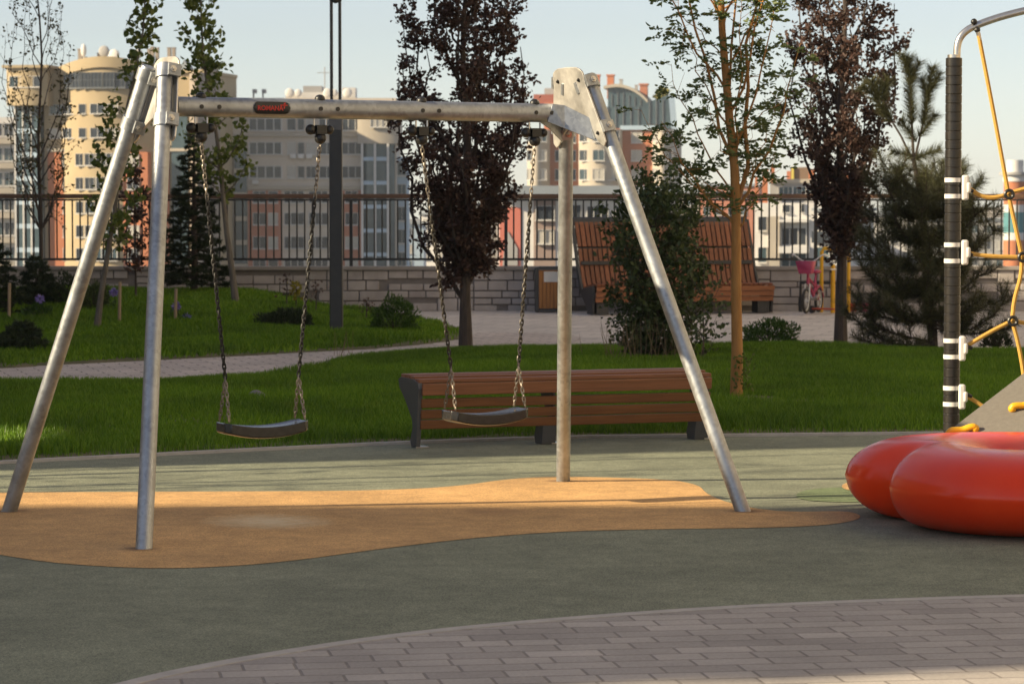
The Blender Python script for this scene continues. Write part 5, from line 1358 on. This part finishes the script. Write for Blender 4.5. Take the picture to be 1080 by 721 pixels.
# mid-rise at the right
b = Bld('apartment_block', 'grey white block with brick chimney stacks between the golden trunk and the right plum', 230, 840, -6)
b.block('wall', F_GREY, 812, 885, 192, depth=10)
b.block('wall', F_WHITE, 797, 900, 214, front=-3, depth=9); b.block('parapet', F_CREAM, 811, 886, 189, 193, front=-.3, depth=10.5)
for a in range(822, 864, 14): b.win(a, a + 13.4, 198, 205, 'b', 3)
b.block('pale_bay', F_CREAM, 812, 823, 228, front=-3.6, depth=1); b.win(801, 809, 230, 243, 'd', 1, -3.0); b.win(826, 849, 242, 258, 'd', 3, -3.0); b.win(826, 833, 217, 224, 'd', 1, -3.0); b.win(845, 848, 216, 224, 'd', 1, -3.0); b.win(826, 849, 268, 282, 'b', 3, -3.0); b.win(801, 809, 262, 276, 'b', 1, -3.0)
b.block('balcony', F_WHITE, 822, 853, 231, 234, front=-4.2, depth=1.3); b.block('balcony', F_WHITE, 822, 853, 259, 266, front=-4.2, depth=1.3)
for px, w_, y0, y1, m in ((807, 6, 181, 214, F_BRICK), (798, 3, 187, 214, F_BRICK), (815, 4, 176, 193, F_BRICK)): b.chimney(px, w_, y0, y1, m, -1)
b.block('roof_house', F_BROWN, 833, 852, 176, 190, front=3, depth=5); b.block('yellow_strip', facade_mat('paint_yellow', (.55, .45, .1)), 834, 836.5, 175.5, 190, front=2.8, depth=.4); b.block('roof_house', F_BRICK, 852, 859, 178, 190, front=3, depth=4); b.block('roof_house', F_BRICK, 886, 895, 177, 194, front=3, depth=4); b.block('roof_house', F_BRICK2, 829, 834, 180, 190, front=3.5, depth=3)
b = Bld('house', 'sunlit white house with dark lower storey left of the right plum trunk', 195, 872, -22)
b.block('wall', F_WHITE, 860, 892, 222, depth=7); b.win(862, 868, 235, 243, 'd', 1); b.win(872, 878, 235, 243, 'd', 1); b.block('shop_front', G_DARK, 858, 894, 244, 256, front=-.4, depth=.5); b.block('roof', F_ROOF, 858, 894, 219.5, 222.3, front=-.4, depth=8)
b.win(862, 874, 262, 274, 'b', 2); b.win(878, 888, 262, 274, 'd', 2)
# tower at the right edge
b = Bld('striped_tower', 'round red white and teal banded tower with white discs on top', 260, 1082, 0, 'tower')
for nm, m, y0, y1, hw_ in (('disc', F_WHITE, 168, 181, 9), ('disc', F_GREY, 181, 184, 17), ('disc', F_WHITE, 184, 191, 13), ('red_band', F_BRICK, 191, 216, 12), ('white_band', F_WHITE, 216, 224, 12), ('teal_band', facade_mat('paint_teal', (.08, .22, .24)), 224, 246, 12), ('white_band', F_WHITE, 246, 254, 12), ('shaft', F_BRICK, 254, None, 12)):
    mb = MB(); z1 = b.z(y0); z0 = 0 if y1 is None else b.z(y1); mb.cyl((0, 6, z0), (0, 6, z1), hw_ * b.s, 28); mb.build(nm, m, b.root)
# white balconied block cut by the left edge
b = Bld('apartment_block', 'white grey block with balconies cut by the left edge', 430, 4, 0)
b.block('wall', F_WHITE, -40, 19, 124, depth=14)
for py in (132, 158, 184, 210, 236, 262):
    b.block('balcony', F_CREAM, -20, 17, py + 14, py + 20, front=-1.2, depth=1.4)
    for a in (-18, -6, 6): b.win(a, a + 9, py, py + 12, b.r.choice('db'), 2)
# rear town
for k, (lab, D, a, c, y0, m, rot) in enumerate((('pale blue distant block between the beige block and the plum tree', 520, 424, 447, 236, F_BLUE, 0), ('white distant block behind the left plum trunk', 560, 443, 500, 226, F_WHITE, -10), ('cream distant block just left of the pale office building', 600, 496, 536, 216, F_CREAM, 5),
        ('distant cream block behind the dense shrub', 620, 668, 745, 203, F_CREAM, -8), ('distant brick block behind the golden trunk', 540, 738, 800, 196, F_BRICK2, -8), ('distant white block behind the pine', 560, 896, 975, 226, F_WHITE, -10), ('distant grey block right of the pine behind the rope net', 600, 968, 1064, 232, F_GREY, -12), ('distant beige block in the gap between the yellow and beige blocks', 600, 214, 256, 180, F_BEIGE, -5))):
    b = Bld('distant_block', lab, D, (a + c) / 2, rot); b.block('wall', m, a, c, y0, depth=15); b.block('roof', F_ROOF, a - 1, c + 1, y0 - 2, y0 + .5, front=-.5, depth=16)
    for py in range(int(y0) + 6, 290, 17):
        q = a + 4
        while q < c - 9: b.win(q, q + 6, py, py + 8, b.r.choice('dbp'), 2); q += 13
# haze-free far row that closes the horizon
for k in range(14):
    D = 900 + 40 * (k % 5); a = -130 + 92 * k; r_ = random.Random(k); c = a + r_.uniform(70, 105)
    b = Bld('distant_block', 'far pale block low on the horizon, number %d of the row counted from the left' % (k + 1) if False else 'low far block on the horizon behind the fence bars', D, (a + c) / 2, r_.uniform(-15, 10)); tag(b.root, group='far blocks on the horizon')
    b.block('wall', r_.choice((F_WHITE, F_CREAM, F_BEIGE, F_GREY)), a, c, r_.uniform(216, 236), depth=20)

# ------------------------------------------------------------------ unseen blocks and trees added to shade and fill the playground
def unseen_block(name, label, poly, hgt, m):
    t = thing(name, label, 'building', (poly[0][0], poly[0][1], 0)); o = Vector((poly[0][0], poly[0][1], 0)); mb = MB()
    mb.prism([Vector((x, y, -.1)) - o for x, y in poly], (0, 0, hgt + .1)); mb.build('wall', m, t, smooth=False); n = len(poly)
    for i in range(n):
        a, c = Vector((*poly[i], 0)) - o, Vector((*poly[(i + 1) % n], 0)) - o; L_ = (c - a).length; k = int(L_ / 3.2)
        for j in range(k):
            p = a.lerp(c, (j + .5) / k)
            for z in range(1, int(hgt - 1.2), 3):
                w_ = bpy.data.objects.new('window', WIN[('d', 2)]); COL.objects.link(w_); w_.parent = t; w_.location = (p.x, p.y, z); w_.scale = (1.5, 1, 1.4); w_.rotation_euler.z = math.atan2(c.y - a.y, c.x - a.x)
unseen_block('shade_block', 'added cream block out of view at the left, shaped to shade the playground', [(-50, -5.0), (-15, 5.95), (-15, 7.65), (-50, 7.65)], 13.8, F_CREAM)  # added out of view; footprint cut to leave a sunlit sliver in front
unseen_block('added_block', 'added beige block out of view at the left, shading lawn and trees', [(-36, 16.35), (-20, 16.35), (-20, 66), (-36, 66)], 13.5, F_BEIGE)  # added out of view to keep the lawn and trees in shade
t = thing('shade_slab', 'added narrow beige slab and lintel out of view at the left, shaping a sun patch', 'building', (-21.5, 14.6, 0)); mb = MB()  # unseen slab and lintel added to let a sun patch onto the lawn
mb.box((1.2, -.02, 6.7), (.6, 1.36, 13.6)); mb.box((1.25, 1.2, 10.75), (.3, 1.08, 5.5)); mb.build('wall', F_BEIGE, t, smooth=False)
unseen_block('added_block', 'added tall cream block out of view at the right, bouncing warm sunlight', [(15, -8), (27, -8), (27, 78), (15, 78)], 26, F_CREAM)  # added out of view as a warm reflector for the shaded ground
for x, y, hg, r0 in ((-8.0, 16.3, 5.4, .05), (-9.5, 16.65, 5.8, .08), (-8.4, 17.5, 5.4, .07), (-10.5, 15.2, 6.2, .05)):
    tree('streak_sapling', 'added young tree out of view at the left, casting streaks of shade', 'tree', (x, y, 0), hg, r0, interp([(1, .3), (3, .7), (5, .2)]), 2.6, 12, 1.2, .08, green_leaf, bark_grey, int(abs(x * 10)), 120, twigs=3, twig_len=.3, group='added trees out of view for shadow streaks')  # unseen trees added for the shadow streaks across the sunlit band

# ------------------------------------------------------------------ light evening haze over the town
hm, N, L = new_mat('haze_air'); ho = N.new('ShaderNodeOutputMaterial'); hv = N.new('ShaderNodeVolumePrincipled')
hv.inputs['Color'].default_value = (.86, .9, .94, 1); hv.inputs['Density'].default_value = .00019; hv.inputs['Anisotropy'].default_value = .1
L.new(hv.outputs[0], ho.inputs['Volume'])
mb = MB(); mb.box((0, 1050, 5), (3700, 2800, 62)); tag(mb.build('haze', hm, None, smooth=False), kind='stuff')
